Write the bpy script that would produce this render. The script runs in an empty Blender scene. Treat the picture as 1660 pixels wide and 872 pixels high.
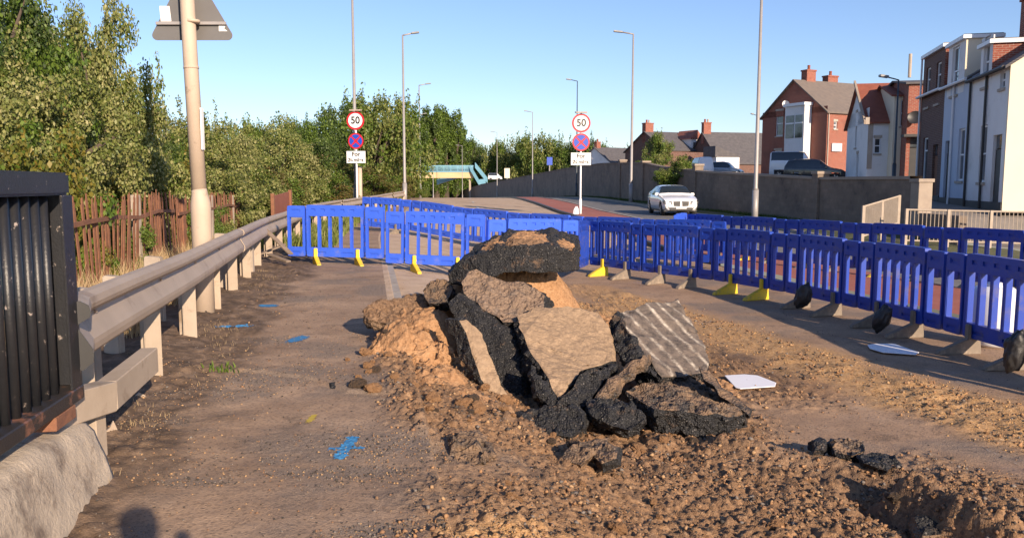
import bpy, bmesh, math, random
import numpy as np
from mathutils import Vector, Matrix, noise as mnoise
R = math.radians
random.seed(7); np.random.seed(7)
scene = bpy.context.scene
COL = scene.collection

# ------------------------------------------------------------------ camera, sky, sun, exposure
PITCH = math.atan(136/1300); CH = 1.55
cam = bpy.data.cameras.new('camera'); cam.lens = 36*1300/1660; cam.sensor_width = 36
cam.clip_start = 0.02; cam.clip_end = 3000
camo = bpy.data.objects.new('camera', cam); COL.objects.link(camo)
camo.location = (0, 0, CH); camo.rotation_euler = (R(90)-PITCH, 0, 0)
scene.camera = camo
SUN_EL, SUN_AZ = R(20), R(152)          # azimuth clockwise from +Y
world = bpy.data.worlds.new('World'); scene.world = world; world.use_nodes = True
wn = world.node_tree.nodes; wn.clear()
sky = wn.new('ShaderNodeTexSky'); sky.sky_type = 'NISHITA'; sky.sun_disc = False
sky.sun_elevation = SUN_EL; sky.sun_rotation = SUN_AZ
sky.air_density = 1.0; sky.dust_density = 0.35; sky.ozone_density = 3.2; sky.altitude = 0
bg = wn.new('ShaderNodeBackground'); bg.inputs['Strength'].default_value = 0.098
wo = wn.new('ShaderNodeOutputWorld')
tint = wn.new('ShaderNodeMix'); tint.data_type = 'RGBA'; tint.blend_type = 'MULTIPLY'; tint.inputs[0].default_value = 1; tint.inputs[7].default_value = (1.02, .975, 1.10, 1)
world.node_tree.links.new(sky.outputs[0], tint.inputs[6]); world.node_tree.links.new(tint.outputs[2], bg.inputs[0]); world.node_tree.links.new(bg.outputs[0], wo.inputs[0])
sl = bpy.data.lights.new('sun', 'SUN'); sl.energy = 5.0; sl.angle = R(0.53); sl.color = (1.0, 0.80, 0.60)
so = bpy.data.objects.new('sun', sl); COL.objects.link(so)
sd = Vector((math.sin(SUN_AZ)*math.cos(SUN_EL), math.cos(SUN_AZ)*math.cos(SUN_EL), math.sin(SUN_EL)))
so.rotation_euler = sd.to_track_quat('Z', 'Y').to_euler(); so.location = (10, -15, 20)
scene.view_settings.view_transform = 'Standard'; scene.view_settings.look = 'None'
scene.view_settings.exposure = 0.72; scene.view_settings.gamma = 1
scene.render.engine = 'CYCLES'

# ------------------------------------------------------------------ helpers
_c, _s = math.cos(PITCH), math.sin(PITCH)
def P(px, py, d):
    """world point seen at photo pixel (px,py) at distance d ahead"""
    v = 436-py; wy = 1300*_c+v*_s
    return Vector(((px-830)/wy*d, d, CH+(v*_c-1300*_s)/wy*d))
def SX(v): return (v-0)
def tag(o, label=None, cat=None, group=None, kind=None):
    if label: o['label'] = label
    if cat: o['category'] = cat
    if group: o['group'] = group
    if kind: o['kind'] = kind
    return o
def empty(name, loc, rz=0, label=None, cat=None, group=None):
    o = bpy.data.objects.new(name, None); COL.objects.link(o); o.empty_display_size = .2
    o.location = loc; o.rotation_euler = (0, 0, rz)
    return tag(o, label, cat, group)
def link(name, me, parent=None):
    o = bpy.data.objects.new(name, me); COL.objects.link(o)
    if parent is not None: o.parent = parent
    return o
def copy_tree(o, parent=None):
    c = o.copy(); COL.objects.link(c)
    if parent is not None: c.parent = parent
    for ch in [k for k in bpy.data.objects if k.parent == o]: copy_tree(ch, c)
    return c
class MB:
    """mesh builder"""
    def __init__(s): s.v = []; s.f = []; s.m = []
    def add(s, vs, fs, mi=0):
        b = len(s.v); s.v += [tuple(v) for v in vs]
        s.f += [tuple(b+i for i in f) for f in fs]; s.m += [mi]*len(fs)
    def box(s, a, b, mi=0, M=None):
        x0, y0, z0 = a; x1, y1, z1 = b
        vs = [Vector(q) for q in ((x0,y0,z0),(x1,y0,z0),(x1,y1,z0),(x0,y1,z0),(x0,y0,z1),(x1,y0,z1),(x1,y1,z1),(x0,y1,z1))]
        if M: vs = [M @ q for q in vs]
        s.add(vs, [(0,3,2,1),(4,5,6,7),(0,1,5,4),(1,2,6,5),(2,3,7,6),(3,0,4,7)], mi)
    def beam(s, p, q, w, h, mi=0, up=Vector((0,0,1))):
        p, q = Vector(p), Vector(q); d = (q-p).normalized(); r = d.cross(up).normalized(); u = r.cross(d)
        vs = []
        for e in (p, q):
            for a, b in ((-1,-1),(1,-1),(1,1),(-1,1)): vs.append(e+r*w/2*a+u*h/2*b)
        s.add(vs, [(0,1,2,3),(7,6,5,4),(0,4,5,1),(1,5,6,2),(2,6,7,3),(3,7,4,0)], mi)
    def tube(s, pts, rad, n=8, mi=0, cap=True):
        pts = [Vector(p) for p in pts]
        if not hasattr(rad, '__len__'): rad = [rad]*len(pts)
        vs = []; fs = []; ref = None
        for i, p in enumerate(pts):
            d = (pts[min(i+1, len(pts)-1)]-pts[max(i-1, 0)]).normalized()
            if ref is None:
                ref = d.orthogonal().normalized()
            ref = (ref-d*ref.dot(d)).normalized(); u = d.cross(ref)
            for k in range(n):
                a = 2*math.pi*k/n
                vs.append(p+(ref*math.cos(a)+u*math.sin(a))*rad[i])
        for i in range(len(pts)-1):
            for k in range(n):
                fs.append((i*n+k, i*n+(k+1) % n, (i+1)*n+(k+1) % n, (i+1)*n+k))
        if cap:
            fs.append(tuple(reversed(range(n)))); fs.append(tuple((len(pts)-1)*n+k for k in range(n)))
        s.add(vs, fs, mi)
    def prism(s, poly, vec, mi=0, mside=None):
        n = len(poly); vec = Vector(vec); poly = [Vector(p) for p in poly]
        s.add(poly+[p+vec for p in poly], [tuple(range(n)), tuple(reversed(range(n, 2*n)))], mi)
        b = len(s.v)-2*n
        for i in range(n):
            j = (i+1) % n
            s.f.append((b+i, b+n+i, b+n+j, b+j)); s.m.append(mi if mside is None else mside)
    def mesh(s, name, mats, smooth=False, bevel=0, seg=1, fixn=True):
        me = bpy.data.meshes.new(name)
        used = sorted({i for f in s.f for i in f})
        if len(used) < len(s.v):
            mp = {o: n for n, o in enumerate(used)}; me.from_pydata([s.v[i] for i in used], [], [tuple(mp[i] for i in f) for f in s.f])
        else: me.from_pydata(s.v, [], s.f)
        if not isinstance(mats, (list, tuple)): mats = [mats]
        for m in mats: me.materials.append(m)
        if len(mats) > 1: me.polygons.foreach_set('material_index', s.m)
        if bevel or fixn:
            bm = bmesh.new(); bm.from_mesh(me)
            if fixn: bmesh.ops.recalc_face_normals(bm, faces=bm.faces)
            if bevel:
                es = [e for e in bm.edges if len(e.link_faces) == 2 and e.calc_face_angle(0) > .6]
                bmesh.ops.bevel(bm, geom=es, offset=bevel, segments=seg, affect='EDGES', clamp_overlap=True)
            bm.to_mesh(me); bm.free()
        if smooth: me.shade_smooth()
        return me
    def build(s, name, mats, parent=None, **k): return link(name, s.mesh(name, mats, **k), parent)

def npmesh(name, verts, faces, mats, matidx=None, smooth=False, attrs=None):
    me = bpy.data.meshes.new(name)
    nv, (nf, k) = len(verts), faces.shape
    me.vertices.add(nv); me.vertices.foreach_set('co', verts.astype(np.float32).ravel())
    me.loops.add(nf*k); me.loops.foreach_set('vertex_index', faces.astype(np.int32).ravel())
    me.polygons.add(nf); me.polygons.foreach_set('loop_start', np.arange(0, nf*k, k, dtype=np.int32))
    me.update(calc_edges=True)
    if not isinstance(mats, (list, tuple)): mats = [mats]
    for m in mats: me.materials.append(m)
    if matidx is not None: me.polygons.foreach_set('material_index', matidx.astype(np.int32))
    for an, av in (attrs or {}).items():
        a = me.attributes.new(an, 'FLOAT', 'POINT'); a.data.foreach_set('value', av.astype(np.float32).ravel())
    if smooth: me.shade_smooth()
    return me

# numpy noises
def _h(ix, iy, seed):
    n = (ix.astype(np.int64)*374761393+iy.astype(np.int64)*668265263+seed*974634777) & 0x7fffffff
    n = ((n ^ (n >> 13))*1274126177) & 0x7fffffff
    n = ((n ^ (n >> 16))*1911520717) & 0x7fffffff
    return ((n >> 7) & 0xffff)/65535.0
def vn(x, y, seed=0):
    ix, iy = np.floor(x), np.floor(y); fx, fy = x-ix, y-iy
    fx = fx*fx*(3-2*fx); fy = fy*fy*(3-2*fy)
    a = _h(ix, iy, seed); b = _h(ix+1, iy, seed); c = _h(ix, iy+1, seed); d = _h(ix+1, iy+1, seed)
    return (a*(1-fx)+b*fx)*(1-fy)+(c*(1-fx)+d*fx)*fy
def fbm(x, y, seed=0, o=4):
    t = 0; a = .5; n = 0
    for i in range(o):
        t = t+a*vn(x*2**i+i*17.3, y*2**i+i*9.1, seed+i); n += a; a *= .5
    return t/n
def clod(x, y, seed=0, r=.55):
    """height of randomly sized lumps"""
    ix, iy = np.floor(x), np.floor(y); out = np.zeros_like(x)
    for dx in (-1, 0, 1):
        for dy in (-1, 0, 1):
            cx, cy = ix+dx, iy+dy
            px = cx+.15+.7*_h(cx, cy, seed); py = cy+.15+.7*_h(cx, cy, seed+5)
            rr = r*(.35+.8*_h(cx, cy, seed+9))
            q = 1-((x-px)**2+(y-py)**2)/rr**2
            out = np.maximum(out, np.sqrt(np.maximum(q, 0))*rr)
    return out
def sst(a, b, x):
    t = np.clip((x-a)/(b-a), 0, 1); return t*t*(3-2*t)

# ------------------------------------------------------------------ terrain functions (u = offset across the road, y = along)
_yt = np.linspace(-300, 900, 2401)
_sl = np.interp(_yt, [22, 33, 80, 113], [-.176, -.08, -.08, -.13])
_gt = np.cumsum(_sl)*(_yt[1]-_yt[0]); _gt = _gt-np.interp(0, _yt, _gt)
def g(y): return np.interp(y, _yt, _gt)
def prof(y):
    ys = np.array([0, 36, 44, 55, 65, 75, 90, 113, 156, 200, 280, 400, 900])
    zs = np.array([0, 0, .06, .26, .36, .34, .12, -.35, -1.3, -2.2, -3.5, -4.5, -5])
    return np.interp(y, ys, zs)
def drop(y): return .45*(1-sst(19, 37, y))
U_KERB, U_MED, U_MED2, U_FAR = .34, 8.7, 11.0, 15.2
def u_wall(y): return np.interp(y, [27, 57], [18.2, 16.3])
def terrace(y):
    return np.interp(y, [24.3, 26, 28, 33, 46, 53, 57, 72, 94, 113, 154, 200, 280, 400],
                     [-.25, .45, .7, .8, 1.35, 1.75, 2.1, 2.4, 2.4, 2.1, 1.4, .6, -1.6, -3])
def seg_d(x, y, ax, ay, bx, by):
    dx, dy = bx-ax, by-ay; t = np.clip(((x-ax)*dx+(y-ay)*dy)/(dx*dx+dy*dy), 0, 1)
    return np.hypot(x-ax-t*dx, y-ay-t*dy)
def soil_mask(x, y):
    """where loose dug soil lies on the road"""
    w = (fbm(x*1.3, y*1.3, 3)-.5)*1.1
    e1 = 1-sst(.75, 1.1, np.hypot((x-1.9)/2.6, (y-4.0)/1.75)+w*.5)
    e2 = 1-sst(.8, 1.15, np.hypot((x-.25)/1.9, (y-6.6)/1.9)+w*.4)
    e3 = 1-sst(.25, .75, seg_d(x, y, 1.35, 15.5, 4.6, 5.2)+w*.4)
    e4 = .9*(1-sst(.5, 1.2, seg_d(x, y, 1.0, 12.5, 2.5, 8.0)+w*.4))
    e5 = 1-sst(.3, .9, seg_d(x, y, .45, 5.2, 2.2, 2.2)+w*.4)
    return np.clip(np.maximum.reduce([e1, e2, e3*.75, e4, e5]), 0, 1)*sst(-.45, -.05, x-g(y)*1-.34+w*.35)
def sand_mask(x, y):
    w = (fbm(x*2.1, y*2.1, 31)-.5)
    a = 1-sst(.3, .85, seg_d(x, y, 1.35, 15.5, 4.6, 5.2)+w*.6)
    b = 1-sst(.12, .5, np.hypot(x-.05, y-3.55)+w*.4)
    c = 1-sst(.7, 1.5, np.hypot((x-1.25)/1.1, (y-11.0)/2.6)+w*.5)
    return np.clip(np.maximum.reduce([a, b, c]), 0, 1)
def zbase(u, y):
    """large shape of the ground left of the wall"""
    z = prof(y)+0*u
    wd = np.interp(y, [8, 13], [1.5, 3.3])
    s = .18*sst(U_KERB-.01, U_KERB+.01, u)+.82*sst(0, 1, (u-U_KERB-.06)/wd)
    z = z-drop(y)*s
    z = z+.05*sst(-1.3, -2.2, u)*(1-sst(-3, -4, u))-.35*sst(-4.2, -9, u)
    return z
def zg(x, y):
    x = np.asarray(x, float); y = np.asarray(y, float); u = x-g(y)
    z = zbase(u, y)
    near = 1-sst(14, 24, y)
    sm = soil_mask(x, y)
    # loose soil
    z = z+near*sm*(.07*(fbm(x*1.6, y*1.6, 11)-.35)+.05*clod(x*4, y*4, 21)*sst(.5, .8, vn(x*2, y*2, 26))*1.8+.045*clod(x*11+3, y*11, 22)*vn(x*3, y*3, 27)*1.4+.040*clod(x*22, y*22+7, 23)+.026*clod(x*43, y*43, 24))
    # low ridge of lumps and the trench-like hollow beside it
    rd = seg_d(x, y, 2.45, 4.75, 2.85, 3.75)+.12*(fbm(x*5, y*5, 72)-.5)
    z = z+near*.20*np.exp(-(rd/.13)**2)*(.5+.9*fbm(x*4, y*4, 71))-near*.12*np.exp(-(seg_d(x, y, 2.2, 4.85, 2.6, 3.8)/.13)**2)
    z = z+near*.09*np.exp(-((seg_d(x, y, 1.6, 5.9, 2.65, 5.1)+.1*(fbm(x*5, y*5, 73)-.5))/.12)**2)
    # verge mud left
    vm = sst(-1.0, -1.5, u+(fbm(x*1.7, y*1.7, 9)-.5)*.9)*near
    z = z+vm*(.09*(fbm(x*2.2, y*2.2, 41)-.4)+.035*clod(x*9, y*9, 42)*fbm(x*2, y*2, 43)*2+.012*clod(x*30, y*30, 46))
    # footway wear
    fw = near*(1-vm)*(1-sm)
    z = z+fw*(.022*(fbm(x*1.3, y*1.3, 51)-.5)+.006*(fbm(x*14, y*14, 52)-.5))
    gr = sst(.52, .7, fbm(x*1.1+4, y*1.5, 53))*near*(1-vm)
    z = z+gr*(1-sm)*(.010*clod(x*38, y*38, 54)+.006*clod(x*75, y*75, 55))
    # broken step across the footway
    e = y-(6.15+.35*np.sin(x*2.1)+.25*(fbm(x*3, x*0+2, 61)-.5))
    z = z+.02*sst(-.02, .02, e)*near*(u < .3)
    return z
def Gz(x, y): return float(zg(np.array([x]), np.array([y]))[0])
def G(px, py):
    """ground point at a photo pixel"""
    z = 0
    for i in range(12):
        v = 436-py; wy = 1300*_c+v*_s; wz = v*_c-1300*_s
        t = (CH-z)/-wz; x, y = (px-830)*t, wy*t
        z = float(zbase(np.array([x-g(y)]), np.array([y]))[0])
    return x, y
# ------------------------------------------------------------------ materials
def newmat(name):
    m = bpy.data.materials.new(name); m.use_nodes = True
    nt = m.node_tree; nt.nodes.clear()
    out = nt.nodes.new('ShaderNodeOutputMaterial'); b = nt.nodes.new('ShaderNodeBsdfPrincipled')
    nt.links.new(b.outputs[0], out.inputs[0])
    return m, nt, b
class NB:
    def __init__(s, nt, scale_obj=True):
        s.nt = nt; s.tc = nt.nodes.new('ShaderNodeTexCoord'); s.geo = nt.nodes.new('ShaderNodeNewGeometry')
        s.co = s.tc.outputs['Object'] if scale_obj else s.geo.outputs['Position']
    def L(s, a, b): s.nt.links.new(a, b)
    def noise(s, scale, detail=4, rough=.6, co=None, dist=0):
        n = s.nt.nodes.new('ShaderNodeTexNoise'); n.inputs['Scale'].default_value = scale
        n.inputs['Detail'].default_value = detail; n.inputs['Roughness'].default_value = rough
        n.inputs['Distortion'].default_value = dist
        s.L(co or s.co, n.inputs['Vector']); return n.outputs['Fac']
    def vor(s, scale, out='Distance', feat='F1', co=None, rnd=1):
        n = s.nt.nodes.new('ShaderNodeTexVoronoi'); n.inputs['Scale'].default_value = scale; n.feature = feat
        n.inputs['Randomness'].default_value = rnd
        s.L(co or s.co, n.inputs['Vector']); return n.outputs[out]
    def ramp(s, fac, stops):
        n = s.nt.nodes.new('ShaderNodeValToRGB'); e = n.color_ramp.elements
        while len(e) < len(stops): e.new(.5)
        for i, (p, c) in enumerate(stops):
            e[i].position = p; e[i].color = (*c, 1) if len(c) == 3 else c
        s.L(fac, n.inputs[0]); return n.outputs[0]
    def r1(s, fac, a, b):
        n = s.nt.nodes.new('ShaderNodeMapRange'); n.inputs[1].default_value = a; n.inputs[2].default_value = b
        n.clamp = True; s.L(fac, n.inputs[0]); return n.outputs[0]
    def mix(s, fac, a, b, mode='MIX'):
        n = s.nt.nodes.new('ShaderNodeMix'); n.data_type = 'RGBA'; n.blend_type = mode
        for sock, val in ((n.inputs[0], fac), (n.inputs[6], a), (n.inputs[7], b)):
            if isinstance(val, (int, float)): sock.default_value = val
            elif isinstance(val, tuple): sock.default_value = (*val, 1)
            else: s.L(val, sock)
        return n.outputs[2]
    def math(s, op, a, b=0):
        n = s.nt.nodes.new('ShaderNodeMath'); n.operation = op
        for sock, val in ((n.inputs[0], a), (n.inputs[1], b)):
            if isinstance(val, (int, float)): sock.default_value = val
            else: s.L(val, sock)
        return n.outputs[0]
    def attr(s, name):
        n = s.nt.nodes.new('ShaderNodeAttribute'); n.attribute_name = name; return n.outputs['Fac']
    def bump(s, h, strength, dist, nrm=None):
        n = s.nt.nodes.new('ShaderNodeBump'); n.inputs['Strength'].default_value = strength
        n.inputs['Distance'].default_value = dist; s.L(h, n.inputs['Height'])
        if nrm: s.L(nrm, n.inputs['Normal'])
        return n.outputs[0]
def simple(name, c1, c2=None, scale=3, rough=.7, metal=0, bump=0, bscale=40, spec=.5, dirt=None, dscale=1.5, dlim=(.55, .7), coat=0, obj=True):
    m, nt, b = newmat(name); n = NB(nt, obj)
    c2 = c2 or tuple(x*.8 for x in c1)
    col = n.ramp(n.noise(scale, 5), [(.3, c1), (.7, c2)])
    if dirt: col = n.mix(n.r1(n.noise(dscale, 6, .7), *dlim), col, dirt)
    n.L(col, b.inputs['Base Color']); b.inputs['Roughness'].default_value = rough
    b.inputs['Metallic'].default_value = metal; b.inputs['Specular IOR Level'].default_value = spec
    b.inputs['Coat Weight'].default_value = coat
    if bump: n.L(n.bump(n.noise(bscale, 5, .7), bump, .01), b.inputs['Normal'])
    return m
def leafmat(name, cols, trans=.35):
    m, nt, b = newmat(name); n = NB(nt)
    rnd = n.geo.outputs['Random Per Island']
    oi = nt.nodes.new('ShaderNodeObjectInfo')
    k = len(cols)
    col = n.ramp(rnd, [(i/(k-1) if k > 1 else 0, c) for i, c in enumerate(cols)])
    big = n.noise(.8, 3, .6)
    col = n.mix(n.r1(big, .4, .65), col, n.mix(.5, col, cols[-1]))
    col = n.mix(n.math('MULTIPLY', oi.outputs['Random'], .22), col, n.mix(.6, col, (.10, .10, .035)))
    n.L(col, b.inputs['Base Color']); b.inputs['Roughness'].default_value = .5
    b.inputs['Specular IOR Level'].default_value = .35
    t = nt.nodes.new('ShaderNodeBsdfTranslucent'); n.L(n.mix(.5, col, (.12, .16, .02)), t.inputs[0])
    mx = nt.nodes.new('ShaderNodeMixShader'); mx.inputs[0].default_value = trans
    n.L(b.outputs[0], mx.inputs[1]); n.L(t.outputs[0], mx.inputs[2])
    out = [q for q in nt.nodes if q.type == 'OUTPUT_MATERIAL'][0]; n.L(mx.outputs[0], out.inputs[0])
    return m
def brickmat(name, c1, c2, mortar, bw=.225, bh=.075, rough=.85, swap=False, dirt=(.05,.04,.035), ms=.012, dl=(.55,.8)):
    m, nt, b = newmat(name); n = NB(nt)
    sep = nt.nodes.new('ShaderNodeSeparateXYZ'); n.L(n.tc.outputs['Object'], sep.inputs[0])
    comb = nt.nodes.new('ShaderNodeCombineXYZ'); n.L(n.math('ADD', sep.outputs[0], sep.outputs[1]), comb.inputs[0]); n.L(sep.outputs[2], comb.inputs[1])
    br = nt.nodes.new('ShaderNodeTexBrick'); n.L(comb.outputs[0], br.inputs['Vector'])
    br.inputs['Color1'].default_value = (*c1, 1); br.inputs['Color2'].default_value = (*c2, 1); br.inputs['Mortar'].default_value = (*mortar, 1)
    br.inputs['Scale'].default_value = 1; br.inputs['Brick Width'].default_value = bw; br.inputs['Row Height'].default_value = bh
    br.inputs['Mortar Size'].default_value = ms
    col = n.mix(n.r1(n.noise(.6, 6, .7), *dl), br.outputs[0], dirt)
    col = n.mix(n.r1(n.noise(7, 3), .4, .7), col, n.mix(.75, col, c2))
    n.L(col, b.inputs['Base Color']); b.inputs['Roughness'].default_value = rough
    n.L(n.bump(n.math('ADD', n.math('MULTIPLY', br.outputs[1], -.6), n.noise(60, 3)), .5, .01), b.inputs['Normal'])
    return m

# --- ground, with material masks stored as attributes (soil / sand / verge / grit)
def groundmat(name, base1, base2, road=False):
    m, nt, b = newmat(name); n = NB(nt, False)
    tar = n.ramp(n.noise(1.1, 8, .65), [(.3, base1), (.7, base2)])
    speck = n.r1(n.vor(95), .0, .55)
    tar = n.mix(n.math('MULTIPLY', n.r1(n.vor(38), .42, .30), .35), tar, (.06, .048, .038))
    tar = n.mix(n.math('MULTIPLY', speck, .45), tar, n.mix(1.0, tar, (1.25, 1.2, 1.15), 'MULTIPLY'))
    dark = n.r1(n.noise(2.6, 9, .75), .54, .66)
    tar = n.mix(n.math('MULTIPLY', dark, .6), tar, (.075, .055, .042))
    pale = n.r1(n.noise(1.7, 9, .75, dist=.6), .58, .70)
    tar = n.mix(n.math('MULTIPLY', pale, .55), tar, (.44, .34, .26))
    grit = n.mix(n.r1(n.vor(120), .15, .5), (.05, .042, .036), (.24, .19, .15))
    tar = n.mix(n.math('MULTIPLY', n.attr('grit'), .75), tar, grit)
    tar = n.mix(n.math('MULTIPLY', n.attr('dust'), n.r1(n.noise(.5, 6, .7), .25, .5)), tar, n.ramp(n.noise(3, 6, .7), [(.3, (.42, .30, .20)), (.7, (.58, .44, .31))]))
    s1 = n.ramp(n.noise(9, 8, .7), [(.25, (.095, .056, .034)), (.5, (.23, .135, .074)), (.75, (.36, .22, .125))])
    bits = n.ramp(n.vor(55, 'Color'), [(0, (.04, .034, .03)), (.33, (.19, .11, .058)), (.65, (.33, .195, .10)), (1, (.42, .28, .165))])
    s1 = n.mix(.55, s1, bits)
    s1 = n.mix(n.r1(n.noise(1.6, 5, .7), .5, .66), s1, n.mix(.55, s1, (.07, .055, .048)))
    sand = n.ramp(n.vor(70, 'Color'), [(0, (.24, .13, .055)), (.4, (.42, .245, .105)), (.75, (.5, .31, .15)), (1, (.56, .40, .24))])
    mud = n.ramp(n.noise(5, 8, .7), [(.3, (.06, .042, .03)), (.5, (.14, .095, .064)), (.72, (.27, .19, .13))])
    col = n.mix(n.attr('soil'), tar, s1)
    col = n.mix(n.math('MULTIPLY', n.attr('sand'), n.r1(n.noise(14, 4), .2, .5)), col, sand)
    col = n.mix(n.attr('verge'), col, mud)
    litter = n.ramp(n.noise(11, 7, .75), [(.3, (.035, .035, .015)), (.55, (.10, .085, .04)), (.75, (.2, .16, .08))])
    col = n.mix(n.attr('wild'), col, litter)
    n.L(col, b.inputs['Base Color'])
    wet = n.math('MULTIPLY', n.r1(n.noise(.9, 5, .6), .56, .68), n.attr('wet'))
    n.L(n.math('SUBTRACT', .92, n.math('MULTIPLY', wet, .5)), b.inputs['Roughness'])
    b.inputs['Specular IOR Level'].default_value = .25
    h = n.math('ADD', n.math('MULTIPLY', n.vor(110), .5), n.noise(35, 6, .75))
    n.L(n.bump(h, .8, .008), b.inputs['Normal'])
    return m
M = {}
M['ground'] = groundmat('dusty footway tarmac', (.22, .148, .098), (.42, .30, .205))
M['road'] = groundmat('dusty road', (.26, .17, .108), (.40, .275, .18))
M['road2'] = simple('grey asphalt', (.13, .125, .12), (.18, .17, .16), 2, .85, bump=.4, bscale=90, obj=False, dirt=(.2, .17, .14))
M['median'] = simple('red surfacing', (.30, .09, .06), (.36, .12, .08), 1.5, .9, bump=.4, obj=False, dirt=(.28, .18, .13))
M['terrace'] = simple('pavement', (.24, .21, .18), (.17, .15, .13), 2, .9, obj=False)
M['grass'] = simple('rough grass', (.05, .075, .02), (.13, .11, .05), 4, .95, obj=False, bump=.6, bscale=12)
M['kerb'] = simple('kerb concrete', (.42, .37, .31), (.28, .24, .2), 5, .9, bump=.3)
M['white_paint'] = simple('road paint', (.6, .57, .52), (.38, .34, .3), 14, .8, obj=False)
M['spray_blue'] = simple('blue spray paint', (.025, .15, .34), (.04, .2, .4), 30, .8)
M['spray_yellow'] = simple('yellow spray paint', (.5, .38, .04), (.4, .28, .04), 30, .8)
# broken asphalt
def asphalt(name, dark, light, brown, amount, sc=70, bs=1.0):
    m, nt, b = newmat(name); n = NB(nt)
    cell = n.vor(sc, 'Color'); d = n.vor(sc)
    col = n.ramp(cell, [(0, dark), (.70, tuple(x*2.0 for x in dark)), (.86, tuple(x*.6 for x in light)), (1, tuple(min(x*1.25, .5) for x in light))])
    col = n.mix(n.r1(d, .35, .6), col, dark)
    col = n.mix(n.math('MULTIPLY', n.r1(n.noise(5, 8, .75), .62-amount*.4, .72-amount*.3), .9), col, n.ramp(n.noise(25, 5), [(.3, tuple(x*.6 for x in brown)), (.7, brown)]))
    n.L(col, b.inputs['Base Color']); b.inputs['Roughness'].default_value = .68
    b.inputs['Specular IOR Level'].default_value = .45
    h = n.math('ADD', n.math('MULTIPLY', d, -.9), n.math('MULTIPLY', n.noise(22, 6, .7), 1.0))
    n.L(n.bump(h, bs, .016), b.inputs['Normal'])
    return m
M['asph'] = asphalt('broken black asphalt', (.013, .013, .014), (.15, .14, .13), (.2, .125, .075), .12)
M['asph_dirty'] = asphalt('dirty broken asphalt', (.03, .027, .025), (.24, .21, .18), (.25, .16, .095), .55, 55)
M['slab_top'] = asphalt('sandy slab surface', (.19, .13, .085), (.32, .24, .17), (.34, .235, .145), 1.28, 60, .32)
M['slab_grey'] = asphalt('grey slab underside', (.10, .082, .07), (.28, .235, .19), (.26, .175, .115), .75, 40)
def soilmat(name, a, b_, c, sc=60):
    m, nt, b = newmat(name); n = NB(nt)
    s1 = n.ramp(n.noise(7, 8, .7), [(.25, a), (.5, b_), (.75, c)])
    s1 = n.mix(.45, s1, n.ramp(n.vor(sc, 'Color'), [(0, tuple(x*.5 for x in a)), (.4, b_), (1, c)]))
    n.L(s1, b.inputs['Base Color']); b.inputs['Roughness'].default_value = .95; b.inputs['Specular IOR Level'].default_value = .15
    n.L(n.bump(n.math('ADD', n.noise(30, 7, .75), n.math('MULTIPLY', n.vor(sc), .5)), .9, .012), b.inputs['Normal'])
    return m
M['soil'] = soilmat('brown soil', (.20, .108, .056), (.36, .20, .10), (.46, .29, .165))
M['soil_dark'] = soilmat('dark gritty soil', (.07, .045, .03), (.18, .11, .065), (.33, .22, .14))
M['sand'] = soilmat('yellow sandy gravel', (.30, .17, .07), (.47, .28, .115), (.56, .37, .18))
# grooved slab (right)
def groovemat():
    m, nt, b = newmat('grooved slab'); n = NB(nt)
    at = n.attr('groove')
    base = n.ramp(n.noise(9, 8, .75), [(.32, (.03, .026, .023)), (.5, (.12, .095, .078)), (.75, (.22, .17, .13))])
    fr = n.math('ABSOLUTE', n.math('SUBTRACT', n.math('FRACT', n.math('ADD', at, n.math('MULTIPLY', n.noise(3, 2), .25))), .5))
    at = n.r1(fr, .20, .04)
    f = n.math('MULTIPLY', at, n.r1(n.noise(6, 7, .8), .42, .62))
    n.L(n.mix(f, base, (.50, .44, .36)), b.inputs['Base Color']); b.inputs['Roughness'].default_value = .85
    n.L(n.bump(n.math('ADD', n.noise(40, 6, .75), n.math('MULTIPLY', at, -.3)), .9, .01), b.inputs['Normal'])
    return m
M['groove'] = groovemat()
# metals, plastics
M['galv'] = simple('weathered galvanised rail', (.47, .375, .285), (.39, .31, .235), 2.5, .6, metal=.25, bump=.15, bscale=60, dirt=(.2, .14, .10), dscale=2.2, dlim=(.55, .75))
M['galv_post'] = simple('dusty cream post', (.42, .34, .26), (.34, .27, .2), 3, .75, bump=.2, dirt=(.2, .14, .09), dscale=4, dlim=(.55, .75))
M['black_paint'] = simple('chipped black paint', (.014, .015, .018), (.022, .022, .024), 5, .38, bump=.2, bscale=70, dirt=(.30, .25, .22), dscale=20, dlim=(.63, .67))
M['black_rust'] = simple('black paint with rust', (.022, .02, .02), (.04, .03, .025), 5, .5, bump=.3, bscale=60, dirt=(.22, .10, .06), dscale=5, dlim=(.53, .62))
M['rust'] = simple('rusty iron', (.26, .115, .06), (.17, .075, .045), 9, .9, bump=.5, bscale=50, dirt=(.24, .12, .07), dscale=7)
M['concrete'] = simple('rough pale concrete', (.54, .45, .34), (.43, .35, .265), 3.5, .92, bump=1.0, bscale=45, dirt=(.19, .145, .11), dscale=3.2, dlim=(.54, .68))
M['conc_post'] = simple('pale concrete post', (.42, .35, .28), (.33, .27, .21), 6, .9, bump=.5, bscale=30)
M['column'] = simple('cream column paint', (.50, .40, .31), (.42, .33, .25), 2, .65, bump=.12, bscale=30, dirt=(.26, .2, .15), dscale=6, dlim=(.62, .74))
M['lamp_grey'] = simple('grey steel column', (.34, .32, .31), (.28, .265, .255), 2, .5, metal=.2)
M['lamp_dark'] = simple('dark steel column', (.07, .085, .1), (.05, .06, .07), 2, .5, metal=.2)
M['lamp_head'] = simple('lantern housing', (.22, .22, .22), (.3, .3, .3), 3, .5)
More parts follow.
